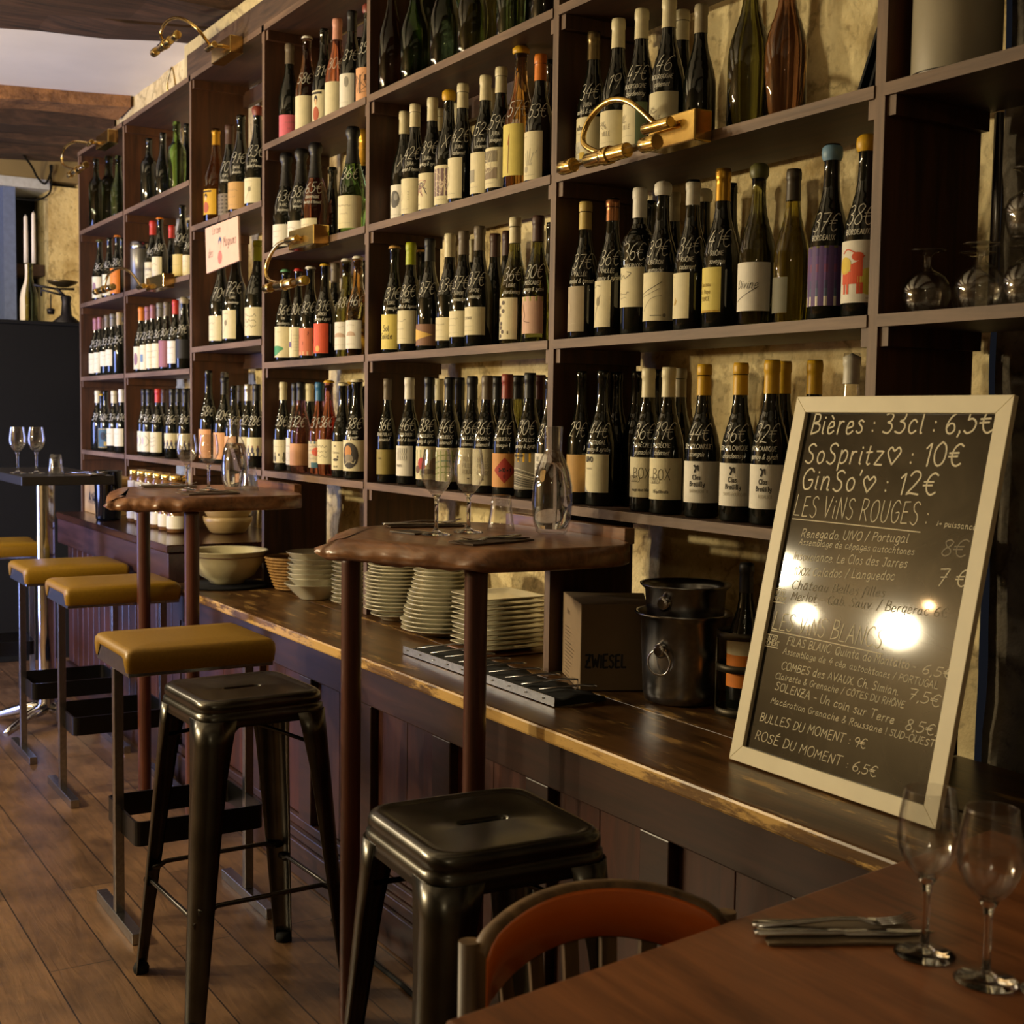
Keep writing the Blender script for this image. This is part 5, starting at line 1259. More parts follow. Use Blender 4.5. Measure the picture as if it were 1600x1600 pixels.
# black square table on a chrome column
t = thing('pedestal_table', 'black pedestal table with chrome column at the far end', 'table', (-4.15, -.53, 0))
g = G(); g.box((-4.62, -.71, 1.078), (-3.71, -.345, 1.115)); part_at('table_top', g, plain('black_laminate', '1d1a1a', .35), t, .003)
g = G(); g.lathe([(.038, .06), (.038, 1.077)], 28, (-4.14, -.53, 0)); part_at('column', g, M_CHROME, t)
g = G()
for a in (40, 130, 220, 310):
    ca, sa = cos(radians(a)), sin(radians(a))
    g.tube([(-4.14 + ca * d, -.53 + sa * d, z_) for d, z_ in ((.02, .085), (.12, .07), (.24, .035), (.27, .022))], [.028, .024, .018, .012], 12)
part_at('foot_star', g, M_CHROME, t)

# ---------------------------------------------------------------- mustard bar stools
def vinyl_stool():
    r = thing('bar_stool', '', 'bar stool')
    hx, hy = .165, .200; zt, zb = .77, .70
    # padded seat with long sides drawn down and short ends left open over the plate
    rings = []
    out = []
    rr0 = rrect(hx, hy, .016, 5)
    for i, p in enumerate(rr0):
        q = rr0[(i + 1) % len(rr0)]; out.append(p)
        if abs(p[0] - q[0]) > .05:
            for k in (.030, .036):
                out.append((p[0] + math.copysign(k, q[0] - p[0]), p[1]))
            for k in (.036, .030):
                out.append((q[0] - math.copysign(k, q[0] - p[0]), p[1]))
    for dz, ins in ((-.064, .002), (-.06, -.001), (-.03, -.004), (-.014, -.003), (-.004, .004), (.0, .014)):
        rings.append([(x * (1 - ins / hx), y * (1 - ins / hy), zt + dz) for x, y in out])
    cen = [(x * .55, y * .55, zt + .003) for x, y in out]
    rings.append(cen)
    # lift the lower edge at the ends so the steel plate shows
    low = []
    for x, y, z_ in rings[0]:
        low.append((x, y, z_ + (.036 if abs(y) > hy - .006 and abs(x) < hx - .047 else 0)))
    rings[0] = low
    rings[1] = [(x, y, max(z_, low[i][2] + .003)) for i, (x, y, z_) in enumerate(rings[1])]
    rings[2] = [(x, y, max(z_, low[i][2] + .006)) for i, (x, y, z_) in enumerate(rings[2])]
    g = G(); g.loft(rings, 0, True, cap0=False); obj('seat', g, M_VINYL, r)
    g = G(); g.box((-hx + .006, -hy + .004, zb - .004), (hx - .006, hy - .004, zb + .045)); obj('seat_plate', g, M_STEEL, r, bevel=.002)
    for s in ():
        g = G()
        for q in (-1, 1):
            g.box((q * (hx - .017) - .016, s * (hy - .001) - .003, zb - .001), (q * (hx - .017) + .016, s * (hy - .001) + .004, zb + .058))
        obj('seat_flap', g, M_VINYL, r, bevel=.003)
    for s in (-1, 1):
        g = G(); g.box((-.0125, s * .182 - .0125, .03), (.0125, s * .182 + .0125, zb - .004)); obj('post', g, M_STEEL, r, bevel=.002)
        g = G(); g.box((-.185, s * .182 - .015, .0), (.185, s * .182 + .015, .03)); obj('foot_bar', g, M_STEEL, r, bevel=.002)
    g = G(); o = rrect(.145, .176, .02, 4); i_ = rrect(.139, .170, .016, 4)
    n = len(o)
    for a, b, zz in ((o, None, 0),):
        vs = [(x, y, .245) for x, y in o] + [(x, y, .31) for x, y in o] + [(x, y, .31) for x, y in i_] + [(x, y, .245) for x, y in i_]
        fs = []
        for k in range(n):
            k2 = (k + 1) % n
            fs += [(k, k2, n + k2, n + k), (n + k, n + k2, 2 * n + k2, 2 * n + k), (2 * n + k, 2 * n + k2, 3 * n + k2, 3 * n + k), (3 * n + k, 3 * n + k2, k2, k)]
        g.add(vs, fs)
    obj('footrest', g, plain('black_band_steel', '0c0c0d', .3, .3, var=.1), r)
    return r
VS = vinyl_stool()
spots = [((-1.745, -.668, 0), 0, 'mustard vinyl bar stool nearest, just behind the grey metal stool'),
         ((-3.03, -.530, 0), 0, 'mustard vinyl bar stool standing beside the far bar table\'s thin legs'),
         ((-3.69, -.536, 0), 0, 'mustard vinyl bar stool with bright daylit end, beside the chrome column'),
         ((-4.72, -.66, 0), -.08, 'mustard vinyl bar stool cut off at the frame behind the chrome column')]
for i, (p, a, lb) in enumerate(spots):
    s_ = VS if i == 0 else dup(VS)
    s_.location = p; s_.rotation_euler = (0, 0, radians(a * 57)); s_['label'] = lb; s_['group'] = 'mustard vinyl bar stools'

# ---------------------------------------------------------------- pressed-metal stools
def metal_stool():
    r = thing('metal_stool', '', 'stool')
    H = .73; hs = .150; N_ = 12
    def rcast(h, rad, a):
        dx, dy = cos(a), sin(a); t = h / max(abs(dx), abs(dy)); x, y = dx * t, dy * t
        if abs(x) > h - rad and abs(y) > h - rad:
            cx, cy_ = math.copysign(h - rad, x), math.copysign(h - rad, y)
            b_ = dx * cx + dy * cy_; t = b_ + math.sqrt(max(0, b_ * b_ - (cx * cx + cy_ * cy_ - rad * rad))); x, y = dx * t, dy * t
        return x, y
    ANG = [2 * pi * k / 72 for k in range(72)]
    def ring(h, rad, z): return [(*rcast(h, rad, a), z) for a in ANG]
    out = ring(hs, .045, H)
    n = len(out)
    # seat pan with slot
    slot = []
    for i in range(n):
        a = atan2(out[i][1], out[i][0])
        # stadium outline with same count
        L_, R_ = .035, .011
        dx, dy = sin(a), cos(a)
        # cast ray to stadium
        tbest = None
        if abs(dy) > 1e-6:
            tt = R_ / abs(dy)
            if abs(dx * tt) <= L_: tbest = tt
        if tbest is None:
            sx = L_ if dx > 0 else -L_
            b_ = dx * sx; c_ = L_ * L_ - R_ * R_; tbest = b_ + math.sqrt(max(0, b_ * b_ - c_))
        slot.append((dy * tbest, dx * tbest))
    g = G()
    rings = [[(x, y, H - .012) for x, y in slot], [(x * 1.06, y * 1.02, H - .004) for x, y in slot], [(x * 1.25, y * 1.08, H - .003) for x, y in slot],
             ring(hs - .028, .030, H - .003), ring(hs - .022, .034, H - .002), ring(hs - .015, .038, H + .001), ring(hs - .007, .042, H), ring(hs - .001, .045, H - .005), ring(hs + .002, .046, H - .013),
             ring(hs + .002, .046, H - .024), ring(hs - .002, .045, H - .028), ring(hs + .004, .046, H - .032), ring(hs + .007, .047, H - .062), ring(hs + .004, .045, H - .062), ring(hs - .004, .042, H - .03)]
    g.loft(rings, 0, True, False, False); obj('seat', g, M_GUN, r)
    ht, hb = hs + .0035, .205
    for sx in (-1, 1):
        for sy in (-1, 1):
            g = G(); rings = []
            for z, w in ((H - .045, .082), (H - .10, .074), (.55, .064), (.35, .052), (.15, .042), (.03, .036), (.0, .034)):
                f_ = (H - z) / H; h = ht + (hb - ht) * f_; rad = min(.040, w * .8)
                o = []
                for q in (0, 1):
                    ins = q * .0025
                    prof = [(-w, -ins)]
                    for k in range(7):
                        t = radians(90 - 90 * k / 6); prof.append((-rad + (rad - ins) * cos(t), -rad + (rad - ins) * sin(t)))
                    prof.append((-ins, -w))
                    o += prof if q == 0 else prof[::-1]
                rings.append([(sx * (h + x), sy * (h + y), z) for x, y in o])
            g.loft(rings, 0, True); obj('leg', g, M_GUN, r)
    # crossed braces under the seat and side rungs
    def at_leg(sx, sy, z, ins): f_ = (H - z) / H; h = ht + (hb - ht) * f_ - ins; return Vector((sx * h, sy * h, z))
    g = G()
    g.tube([at_leg(-1, -1, H - .13, .03), Vector((0, 0, H - .08)), at_leg(1, 1, H - .13, .03)], .005, 8)
    g.tube([at_leg(-1, 1, H - .13, .03), Vector((0, 0, H - .088)), at_leg(1, -1, H - .13, .03)], .005, 8)
    obj('cross_brace', g, M_GUN, r)
    for (a, b, z) in (((-1, -1), (1, -1), .235), ((1, 1), (-1, 1), .235), ((-1, 1), (-1, -1), .265), ((1, -1), (1, 1), .265)):
        g = G(); p, q = at_leg(*a, z, .012), at_leg(*b, z, .012)
        pts = [p, p.lerp(q, .08), p.lerp(q, .13) + Vector((0, 0, .008)), p.lerp(q, .87) + Vector((0, 0, .008)), p.lerp(q, .92), q]
        g.tube(pts, [.009, .008, .006, .006, .008, .009], 8); obj('rung', g, M_GUN, r)
    for sx in (-1, 1):
        for sy in (-1, 1):
            h = hb - .017
            g = G(); g.lathe([(.0, -.0), (.018, .0), (.02, .012), (.016, .022), (0, .022)], 14, (sx * h, sy * h, 0)); obj('rubber_foot', g, M_BLACK, r)
    return r
MS = metal_stool(); MS.location = (-1.21, -.695, 0); MS.rotation_euler = (0, 0, radians(2))
tag(MS, 'gunmetal pressed-steel stool with splayed legs, beside the nearest mustard stool', group='gunmetal pressed-steel stools')
m2 = dup(MS, (-.03, -.715, 0), radians(-3), 'gunmetal pressed-steel stool in front, behind the orange chair back')

# ---------------------------------------------------------------- dining table and bistro chair in the foreground
t = thing('dining_table', 'reddish brown wooden dining table in the foreground, set with two wine glasses', 'table', (1.1, -.65, 0))
g = G(); q = [(.637, -1.145), (.485, -.125), (1.55, .02), (1.70, -1.0)]
g.prism(q, .746, .765); part_at('table_top', g, M_DINING, t, .004)
g = G()
for a, b in ((q[0], q[3]),):
    pass
for (x, y) in ((1.08, -1.05), (.62, -.40), (1.50, -.40), (1.58, -.94)):
    g = G(); g.box((x - .025, y - .025, 0), (x + .025, y + .025, .746)); part_at('leg', g, M_LEG, t, .003)

def bistro_chair(loc, rot):
    """bent back rail with orange inner face, upright slats, seat, four legs; faces +X"""
    r = thing('bistro_chair', 'wooden chair with curved orange-faced back rail, pushed in at the foreground table', 'chair', loc, rot)
    WH, OR = wood('chair_beech', '4a3620', '8a6c48', 'Z', .5), plain('orange_lacquer', 'd0661e', .3, var=.06, scale=12, coat=.4)
    # arc in plan: centre ahead of the back (towards +X)
    R_ = .235; a0 = 41
    def pt(a, rad, z): return (R_ * .62 - rad * cos(radians(a)), rad * sin(radians(a)), z)
    g = G(); g2 = G(); n = 28
    ringsW, ringsO = [], []
    for i in range(n + 1):
        a = -a0 + 2 * a0 * i / n; s = abs(a) / a0
        zt = .800 - .036 * s ** 2.2; zb = .732 - .046 * s ** 2
        if s > .9: zt -= .012 * ((s - .9) / .1)
        ringsW.append([pt(a, R_ + .022, zb), pt(a, R_ + .024, zt - .006), pt(a, R_ + .018, zt), pt(a, R_ + .006, zt), pt(a, R_ + .001, zt - .006), pt(a, R_ + .001, zb)])
        ringsO.append([pt(a, R_ - .001, zb + .002), pt(a, R_ + .001, zb + .002), pt(a, R_ + .001, zt - .006), pt(a, R_ - .002, zt - .010)])
    g.loft(ringsW, 0, True); g2.loft(ringsO, 0, True)
    obj('back_rail', g, WH, r); obj('rail_facing', g2, OR, r)
    for a in (-30, -18, -6, 6, 18, 30):
        g = G(); p = pt(a, R_ + .010, .733); b = pt(a * .9, R_ - .02, .45)
        d = Vector((sin(radians(a)), cos(radians(a)), 0)) * .010; e = Vector((.005, 0, 0))
        g.loft([[Vector(c) - d - e, Vector(c) + d - e, Vector(c) + d + e, Vector(c) - d + e] for c in (b, p)], 0, False); obj('back_slat', g, WH, r)
    for s in (-1, 1):
        g = G(); p = Vector(pt(s * (a0 - 1.5), R_ + .028, .760)); b = Vector(pt(s * 44, R_ + .0, 0)) + Vector((-.05, 0, 0)); m_ = Vector(pt(s * 43, R_ + .016, .45))
        g.tube([b, m_, p], [.013, .016, .014], 12); obj('leg', g, WH, r)
        g = G(); g.tube([(.36, s * .17, 0), (.33, s * .16, .43)], [.012, .017], 12); obj('leg', g, WH, r)
    g = G(); o = rrect(.19, .19, .08, 6); g.prism([(x + .19, y) for x, y in o], .43, .455); obj('seat', g, WH, r, bevel=.006)
    return r
bistro_chair((.555, -.866, 0), radians(-13))
# ---------------------------------------------------------------- brass picture lamps on the shelves
def picture_lamp(label, box0, box1, knuckle, arm, tube_c, tube_l, cable=None, tilt=0):
    r = thing('picture_lamp', label, 'lamp', ((box0[0] + box1[0]) / 2, box0[1], box0[2]), 0, 'brass picture lamps on the shelves')
    g = G(); g.box(box0, box1); part_at('mounting_box', g, M_BRASS, r, .003)
    k = Vector(knuckle)
    g = G(); g.tube([k + Vector((-.045, 0, 0)), k + Vector((.045, 0, 0))], .012, 16)
    g.tube([k + Vector((.02, 0, 0)), (k.x + .035, box0[1] + .004, k.z)], .008, 12); part_at('knuckle', g, M_BRASS, r, .002)
    g = G(); g.tube(catmull([k] + arm + [tube_c], 9), .0065, 12); part_at('arm', g, M_BRASS, r)
    c = Vector(tube_c); h = tube_l / 2; dz = Vector((0, 0, tilt))
    g = G()
    d = Vector((1, 0, tilt / max(h, .01))).normalized()
    for a, b in ((-h, -h * .72), (-h * .42, h * .42), (h * .72, h)): g.tube([c + d * a, c + d * b], .016, 18)
    part_at('shade_tube', g, M_BRASS, r, .002)
    g = G(); g.tube([c + d * -h * .74, c + d * h * .74], .0085, 14); part_at('bulb', g, M_GLASS, r)
    g = G(); g.tube([c + d * -.014, c + d * .014], .0195, 18); part_at('collar', g, M_BRASS, r, .002)
    return r
picture_lamp('brass picture lamp with arched arm on the third shelf of the sixth bay', (-.509, -.05, 1.942), (-.355, -.0045, 2.006), (-.455, -.068, 1.985),
             [(-.53, -.085, 2.045), (-.60, -.095, 2.058), (-.655, -.105, 2.025), (-.655, -.115, 1.975)], (-.560, -.12, 1.935), .35)
picture_lamp('brass picture lamp hanging its head below the third shelf of the fourth bay', (-2.52, -.06, 1.935), (-2.30, -.0045, 2.0), (-2.45, -.075, 1.963),
             [(-2.56, -.085, 1.955), (-2.64, -.09, 1.90), (-2.62, -.095, 1.845)], (-2.45, -.10, 1.812), .36)
picture_lamp('brass picture lamp with high arched arm on the plank above the third bay', (-3.34, -.055, 2.735), (-3.12, -.0045, 2.80), (-3.24, -.090, 2.775),
             [(-3.20, -.16, 2.825), (-3.30, -.19, 2.88), (-3.43, -.20, 2.90), (-3.52, -.20, 2.872)], (-3.46, -.20, 2.818), .32)
picture_lamp('brass picture lamp on the shelf top at the far end, head drooping', (-5.14, -.055, 2.70), (-4.90, -.0045, 2.765), (-5.14, -.085, 2.730),
             [(-5.28, -.13, 2.755), (-5.46, -.14, 2.745), (-5.48, -.14, 2.67)], (-5.17, -.14, 2.595), .36)
picture_lamp('brass picture lamp on the third shelf of the second bay', (-4.26, -.055, 1.925), (-3.99, -.0045, 1.985), (-4.26, -.075, 1.945),
             [(-4.40, -.085, 2.02), (-4.58, -.09, 2.055), (-4.78, -.09, 2.04)], (-4.84, -.095, 1.975), .34)
r = thing('lamp_holder', 'small dark lamp holder with loop of wire on top of the second bay', 'lamp holder', (-4.35, .1, 2.793))
g = G(); g.box((-4.45, .07, 2.7935), (-4.33, .12, 2.835)); part_at('holder_body', g, M_BLACK, r, .004)
g = G(); g.tube(catmull([(-4.39, .09, 2.83), (-4.36, .08, 2.90), (-4.30, .08, 2.95), (-4.27, .08, 2.92), (-4.27, .09, 2.86), (-4.25, .1, 2.80)], 6), .004, 8); part_at('wire_loop', g, M_BRASS, r)

# ---------------------------------------------------------------- sign of the third bay
r = thing('cardboard_sign', 'pink handwritten cardboard sign with a drawn face, hung in the third bay', 'sign', (-3.33, -.012, 1.95))
g = G(); q = [(-3.536, 2.128), (-3.147, 2.132), (-3.133, 1.962), (-3.521, 1.945)]
vs = [(x, -.016, z) for x, z in q] + [(x, -.008, z) for x, z in q]
g.add(vs, [(0, 1, 2, 3), (7, 6, 5, 4), (0, 4, 5, 1), (1, 5, 6, 2), (2, 6, 7, 3), (3, 7, 4, 0)]); part_at('board', g, plain('pink_card', 'e2bba4', .8, var=.04), r)
g = G(); fn = lambda u, v: (-3.53 + u, -.0166, 1.955 + v)
for s_, u, v, z_, sz in (('Le coin', .085, .138, 0, .030), ('des', .035, .050, 0, .034), ('Magnums', .215, .078, 0, .036)):
    ln, w = layout(s_, sz, .1, 5); k = min(1, .155 / w) if s_ == 'Magnums' else 1
    ribbons(g, [[(u + p[0] * k, v + p[1]) for p in st] for st in ln], .0024, fn, 0)
ell = lambda u, v, a, b, mi: patch(g, lambda x: v + b * math.sqrt(max(0, 1 - ((x - u) / a) ** 2)), lambda x: v - b * math.sqrt(max(0, 1 - ((x - u) / a) ** 2)), u - a, u + a, 10, fn, mi)
ell(.175, .102, .019, .018, 1); ell(.175, .040, .026, .026, 2)
fn2 = fn; fn = lambda u, v: (-3.53 + u, -.0169, 1.955 + v); ell(.175, .088, .013, .017, 3)
part_at('lettering', g, [inkmat('7a5a52'), inkmat('4a5a7c'), inkmat('c0746a'), inkmat('dcb49c')], r)
g = G(); g.tube([(-3.40, -.012, 2.13), (-3.385, -.008, 2.165)], .002, 6); g.tube([(-3.27, -.012, 2.131), (-3.255, -.008, 2.165)], .002, 6); part_at('string', g, M_LEG, r)

# ---------------------------------------------------------------- glassware
def wine_glass_mesh(h=.193):
    """bowl with inner and outer wall, and a solid stem with foot"""
    b0 = h * .47
    g = G()
    g.lathe([(0, b0 - .001), (.012, b0 + .001), (.024, b0 + .014), (.033, b0 + .032), (.0355, b0 + .047), (.034, b0 + .068), (.0285, h - .002), (.0282, h),
             (.0274, h), (.0276, h - .002), (.0328, b0 + .068), (.0342, b0 + .047), (.0318, b0 + .033), (.0228, b0 + .0165), (.011, b0 + .0045), (0, b0 + .003)], 40)
    s = G()
    s.lathe([(0, .0), (.034, .0), (.0345, .0012), (.030, .003), (.012, .006), (.0052, .011), (.0042, .03), (.0042, b0 - .022), (.0058, b0 - .010), (.0105, b0 - .0012), (0, b0 - .0012)], 32)
    return g.mesh('wine_glass', M_GLASS), s.mesh('stem', M_SOLID)
WG, WS = wine_glass_mesh()
def glassware(nm, me, loc, label, cat, group=None, rot=0):
    o = link(nm, me, None, loc, rot); return tag(o, label, cat, group)
for (x, y, z, lb) in ((-.836, -.375, 1.111, 'wine glass on the nearer bar table, the one beside the card'), (-.866, -.275, 1.111, 'wine glass on the nearer bar table, next to the tumbler'),
                      (-2.695, -.36, 1.111, 'wine glass on the farther bar table, farther from the carafe'), (-2.675, -.29, 1.111, 'wine glass on the farther bar table, right beside the carafe'),
                      (-3.985, -.672, 1.116, 'wine glass on the black pedestal table, nearest its edge'), (-3.970, -.600, 1.116, 'wine glass on the black pedestal table, beside the upturned tumbler'),
                      (.763, -.585, .766, 'large wine glass on the dining table beside the fork'), (.847, -.583, .766, 'large wine glass on the dining table, rightmost of the pair'), (.905, -.545, .766, 'wine glass barely in frame at the dining table\'s right')):
    link('stem', WS, glassware('wine_glass', WG, (x, y, z), lb, 'wine glass', 'empty wine glasses on the tables'))
g = G()
out = [(0, .083), (.021, .083), (.0225, .081), (.026, .05), (.030, .02), (.0335, .0)]
inn = [(.0318, .0), (.0285, .02), (.0245, .05), (.021, .072), (0, .073)]
n = 36
def facet(prof):
    pass
g.lathe(out + inn, 36); TUM = g.mesh('tumbler', M_GLASS)
for (x, y, z, lb) in ((-.882, -.178, 1.111, 'upturned clear tumbler on the nearer bar table'), (-2.60, -.17, 1.111, 'upturned clear tumbler beside the carafe on the farther bar table'), (-3.84, -.55, 1.116, 'upturned clear tumbler on the black pedestal table')):
    glassware('tumbler', TUM, (x, y, z), lb, 'tumbler', 'upturned tumblers')
def carafe(loc, label, fill):
    g = G(); h = .247
    out = [(0, .0), (.030, .0), (.036, .004), (.044, .03), (.0475, .07), (.046, .11), (.039, .145), (.028, .172), (.0215, .185), (.0205, .198), (.0212, .22), (.0222, h - .002), (.022, h)]
    inn = [(.0208, h), (.0210, h - .002), (.0200, .22), (.0193, .198), (.0203, .185), (.0265, .171), (.0372, .144), (.0442, .11), (.0457, .07), (.0422, .032), (.034, .012), (0, .010)]
    g.lathe(out + inn, 40)
    o = link('carafe', g.mesh('carafe', M_GLASS), None, loc); tag(o, label, 'carafe', 'glass carafes')
    if fill:
        g = G(); g.lathe([(0, .0104), (.0338, .0124), (.0420, .032), (.0455, .07), (.0440, .11), (.0370, .144), (.0290, .164), (0, .164)], 40)
        obj('water', g, M_WATER, o)
    return o
carafe((-.764, -.112, 1.111), 'clear glass carafe of water on the nearer bar table', True)
carafe((-2.66, -.20, 1.111), 'clear glass carafe of water on the farther bar table', True)
def goblet_mesh():
    g = G(); s = 1.0
    out = [(0, .108), (.030, .108), (.0315, .1065), (.027, .1045), (.011, .101), (.0065, .095), (.006, .082), (.0085, .076), (.016, .072), (.032, .060), (.041, .042), (.041, .025), (.033, .0)]
    inn = [(.0318, .0), (.0395, .025), (.0395, .042), (.031, .0585), (.015, .070), (0, .071)]
    g.lathe([(r * s, z) for r, z in out + inn], 36); return g.mesh('goblet', M_GLASS)
GB = goblet_mesh()
for (x, y, lb) in ((.173, .045, 'upturned goblet nearest the upright on the right-hand shelf'), (.205, .135, 'upturned goblet at the back between the front two'), (.288, .045, 'upturned goblet second along the right-hand shelf front'), (.305, .140, 'upturned goblet behind, partly covered'), (.382, .045, 'upturned goblet third along the right-hand shelf front'), (.41, .14, 'upturned goblet at the back near the frame edge')):
    glassware('goblet', GB, (x, y, 1.568), lb, 'goblet', 'upturned goblets on the right-hand shelf')
g = G(); g.lathe([(0, .108), (.030, .108), (.0315, .1065), (.022, .104), (.008, .094), (.006, .082), (.0085, .076), (.016, .072), (.036, .058), (.042, .042), (.041, .025), (.033, .0), (.0318, .0), (.0395, .025), (.0405, .042), (.034, .0565), (.015, .070), (0, .071)], 32)
glassware('goblet', g.mesh('goblet', M_GLASS), (.382, .045, 1.6775), 'goblet stacked on top of the others at frame edge', 'goblet', 'upturned goblets on the right-hand shelf')

# ---------------------------------------------------------------- cutlery and napkins
def fork_mesh():
    g = G()
    def sec(y, w, z, t=.0012): return [(-w, y, z), (w, y, z), (w, y, z + t), (-w, y, z + t)]
    g.loft([sec(-.10, .004, .0, .003), sec(-.095, .0085, .0, .003), sec(-.05, .006, .002, .003), sec(.0, .0034, .006, .003), sec(.03, .0036, .006, .003), sec(.045, .010, .003, .002), (sec(.055, .0115, .0025, .002))], 0, True)
    for k in range(4):
        x = -.0095 + k * .0063
        g.loft([[(x - .0018, .054, .0025), (x + .0018, .054, .0025), (x + .0018, .054, .0043), (x - .0018, .054, .0043)], [(x - .0015, .080, .005), (x + .0015, .080, .005), (x + .0015, .080, .0065), (x - .0015, .080, .0065)], [(x - .0008, .098, .011), (x + .0008, .098, .011), (x + .0008, .098, .012), (x - .0008, .098, .012)]], 0, True)
    return g.mesh('fork', M_CHROME)
def knife_mesh():
    g = G()
    def sec(y, w, z, t): return [(-w, y, z), (w, y, z), (w, y, z + t), (-w, y, z + t)]
    g.loft([sec(-.105, .005, .0, .005), sec(-.10, .0075, .0, .006), sec(-.04, .006, .0, .006), sec(.0, .005, .001, .004), sec(.006, .0085, .0015, .002), sec(.06, .009, .0015, .0016), sec(.10, .006, .0015, .0012), sec(.112, .001, .0015, .001)], 0, True)
    return g.mesh('knife', M_CHROME)
FK, KN = fork_mesh(), knife_mesh()
NAP = plain('brown_paper_napkin', '4a3724', .85, var=.1, scale=200)
NAP2 = plain('grey_paper_napkin', '6f5f4a', .85, var=.1, scale=200)
def napkin(loc, w, l, rot, mat, label):
    g = G(); rr = random.Random(int(loc[0] * 100))
    rings = []
    for i in range(9):
        y = -l / 2 + l * i / 8; dz = .0006 * sin(i * 1.7)
        rings.append([(-w / 2, y, 0), (w / 2, y, 0), (w / 2, y, .003 + dz), (0, y, .0038 + dz), (-w / 2, y, .003 + dz)])
    g.loft(rings, 0, False); o = obj('napkin', g, mat, None, loc, rot); return tag(o, label, 'napkin', 'folded paper napkins')
def place_set(x, y, z, rot, mat, where):
    napkin((x, y, z), .075, .185, rot, mat, 'folded paper napkin ' + where)
    c, s = cos(rot), sin(rot)
    for me, nm, off, kd in ((FK, 'fork', -.014, 'fork'), (KN, 'knife', .016, 'knife')):
        glassware(nm, me, (x + c * off, y + s * off, z + .0042), f'steel {kd} on the napkin ' + where, kd, 'steel cutlery on napkins', rot)
place_set(-.640, -.345, 1.111, radians(195), NAP, 'at the right edge of the nearer bar table')
place_set(-1.06, -.29, 1.111, radians(-12), NAP, 'at the back of the nearer bar table')
place_set(-2.455, -.36, 1.111, radians(190), NAP, 'at the near edge of the farther bar table')
place_set(-2.90, -.36, 1.111, radians(-10), NAP, 'at the back edge of the farther bar table')
place_set(.668, -.628, .766, radians(-28), NAP2, 'on the dining table in the foreground')
place_set(-3.80, -.44, 1.116, radians(-70), NAP, 'on the black pedestal table')
g = G(); g.box((-.045, -.03, 0), (.045, .03, .0025)); c_ = obj('place_card', g, plain('dark_card', '2b211a', .6), None, (-.905, -.40, 1.111), radians(12))
tag(c_, 'small dark card with pale border lying on the nearer bar table', 'card')
g = G()
for q in ((-.045, -.03, .045, -.027), (-.045, .027, .045, .03), (-.045, -.03, -.042, .03), (.042, -.03, .045, .03)): g.box((q[0], q[1], .0026), (q[2], q[3], .0029))
obj('border', g, plain('card_border', '8a7048', .6), c_)

# ---------------------------------------------------------------- framed chalkboard menu
BLx, BLy, BLz = -.0755, -.157, .7482
tl = radians(12.1)
bw, bh, fw = .4856, .690, .030
cbd = thing('chalkboard_menu', 'white framed chalkboard wine menu leaning on the counter, written in white', 'chalkboard', (BLx, BLy, BLz))
cbd.rotation_euler = (radians(90) - tl, 0, 0)     # local x along the board, y up the board, z towards the room
WF = plain('white_frame', 'd8cdae', .5, var=.03, scale=20)
for nm, poly in (('bottom', [(0, 0), (bw, 0), (bw - fw, fw), (fw, fw)]), ('top', [(0, bh), (fw, bh - fw), (bw - fw, bh - fw), (bw, bh)]), ('left', [(0, 0), (fw, fw), (fw, bh - fw), (0, bh)]), ('right', [(bw, 0), (bw, bh), (bw - fw, bh - fw), (bw - fw, fw)])):
    g = G(); g.prism(poly, -.0095, .002); obj('frame_side', g, WF, cbd, bevel=.001)
g = G(); g.box((fw - .004, fw - .004, -.0090), (bw - fw + .004, bh - fw + .004, -.006))
m, nt, N, L, b = _new('chalkboard_surface')
tc = N.new('ShaderNodeTexCoord'); n1 = N.new('ShaderNodeTexNoise'); n1.inputs['Scale'].default_value = 5; n1.inputs['Detail'].default_value = 8; n1.inputs['Distortion'].default_value = 1.5
L.new(tc.outputs['Object'], n1.inputs['Vector'])
r_ = ramp(N, [(.40, '191714'), (.72, '3c372d')]); L.new(n1.outputs['Fac'], r_.inputs['Fac']); L.new(r_.outputs['Color'], b.inputs['Base Color'])
b.inputs['Roughness'].default_value = .05; b.inputs['Specular IOR Level'].default_value = .45
obj('slate', g, m, cbd)
g = G(); fn = lambda u, v: (u, v, -.0054)
for i, (s_, u0, v0, u1, v1, hh) in enumerate(BOARD):
    caps = sum(ch.isupper() for ch in s_) > len(s_) * .3
    ln, w = layout(s_, hh, .12 if i > 4 else .05, i + 3, gap=1.2 if i > 4 else 1.7)
    k = (u1 - u0) / w; dv = (v1 - v0) / (u1 - u0)
    pw = .0032 if i < 3 else (.0017 if hh > .03 else (.0020 if hh > .02 else (.0013 if hh > .0125 else .00105)))
    dim = s_.startswith(('Ch', 'Merlot')) or s_[0] in '8' and i == 6
    ribbons(g, [[(u0 + p[0] * k, v0 + p[1] + dv * p[0] * k) for p in st] for st in ln], pw, fn, 1 if dim else 0)
for a, c, d, e in ((.0399, .4599, .3433, .4593), (.0406, .2494, .3118, .2489), (.0269, .327, .058, .3275), (.028, .302, .062, .3025), (.027, .241, .06, .2415), (.028, .219, .066, .2195)):
    ribbons(g, [[(a, c), ((a + d) / 2, (c + e) / 2 + .0005), (d, e)]], .0016, fn)
obj('chalk_writing', g, [M_CHALK, plain('faded_chalk', '8d8470', .8)], cbd)

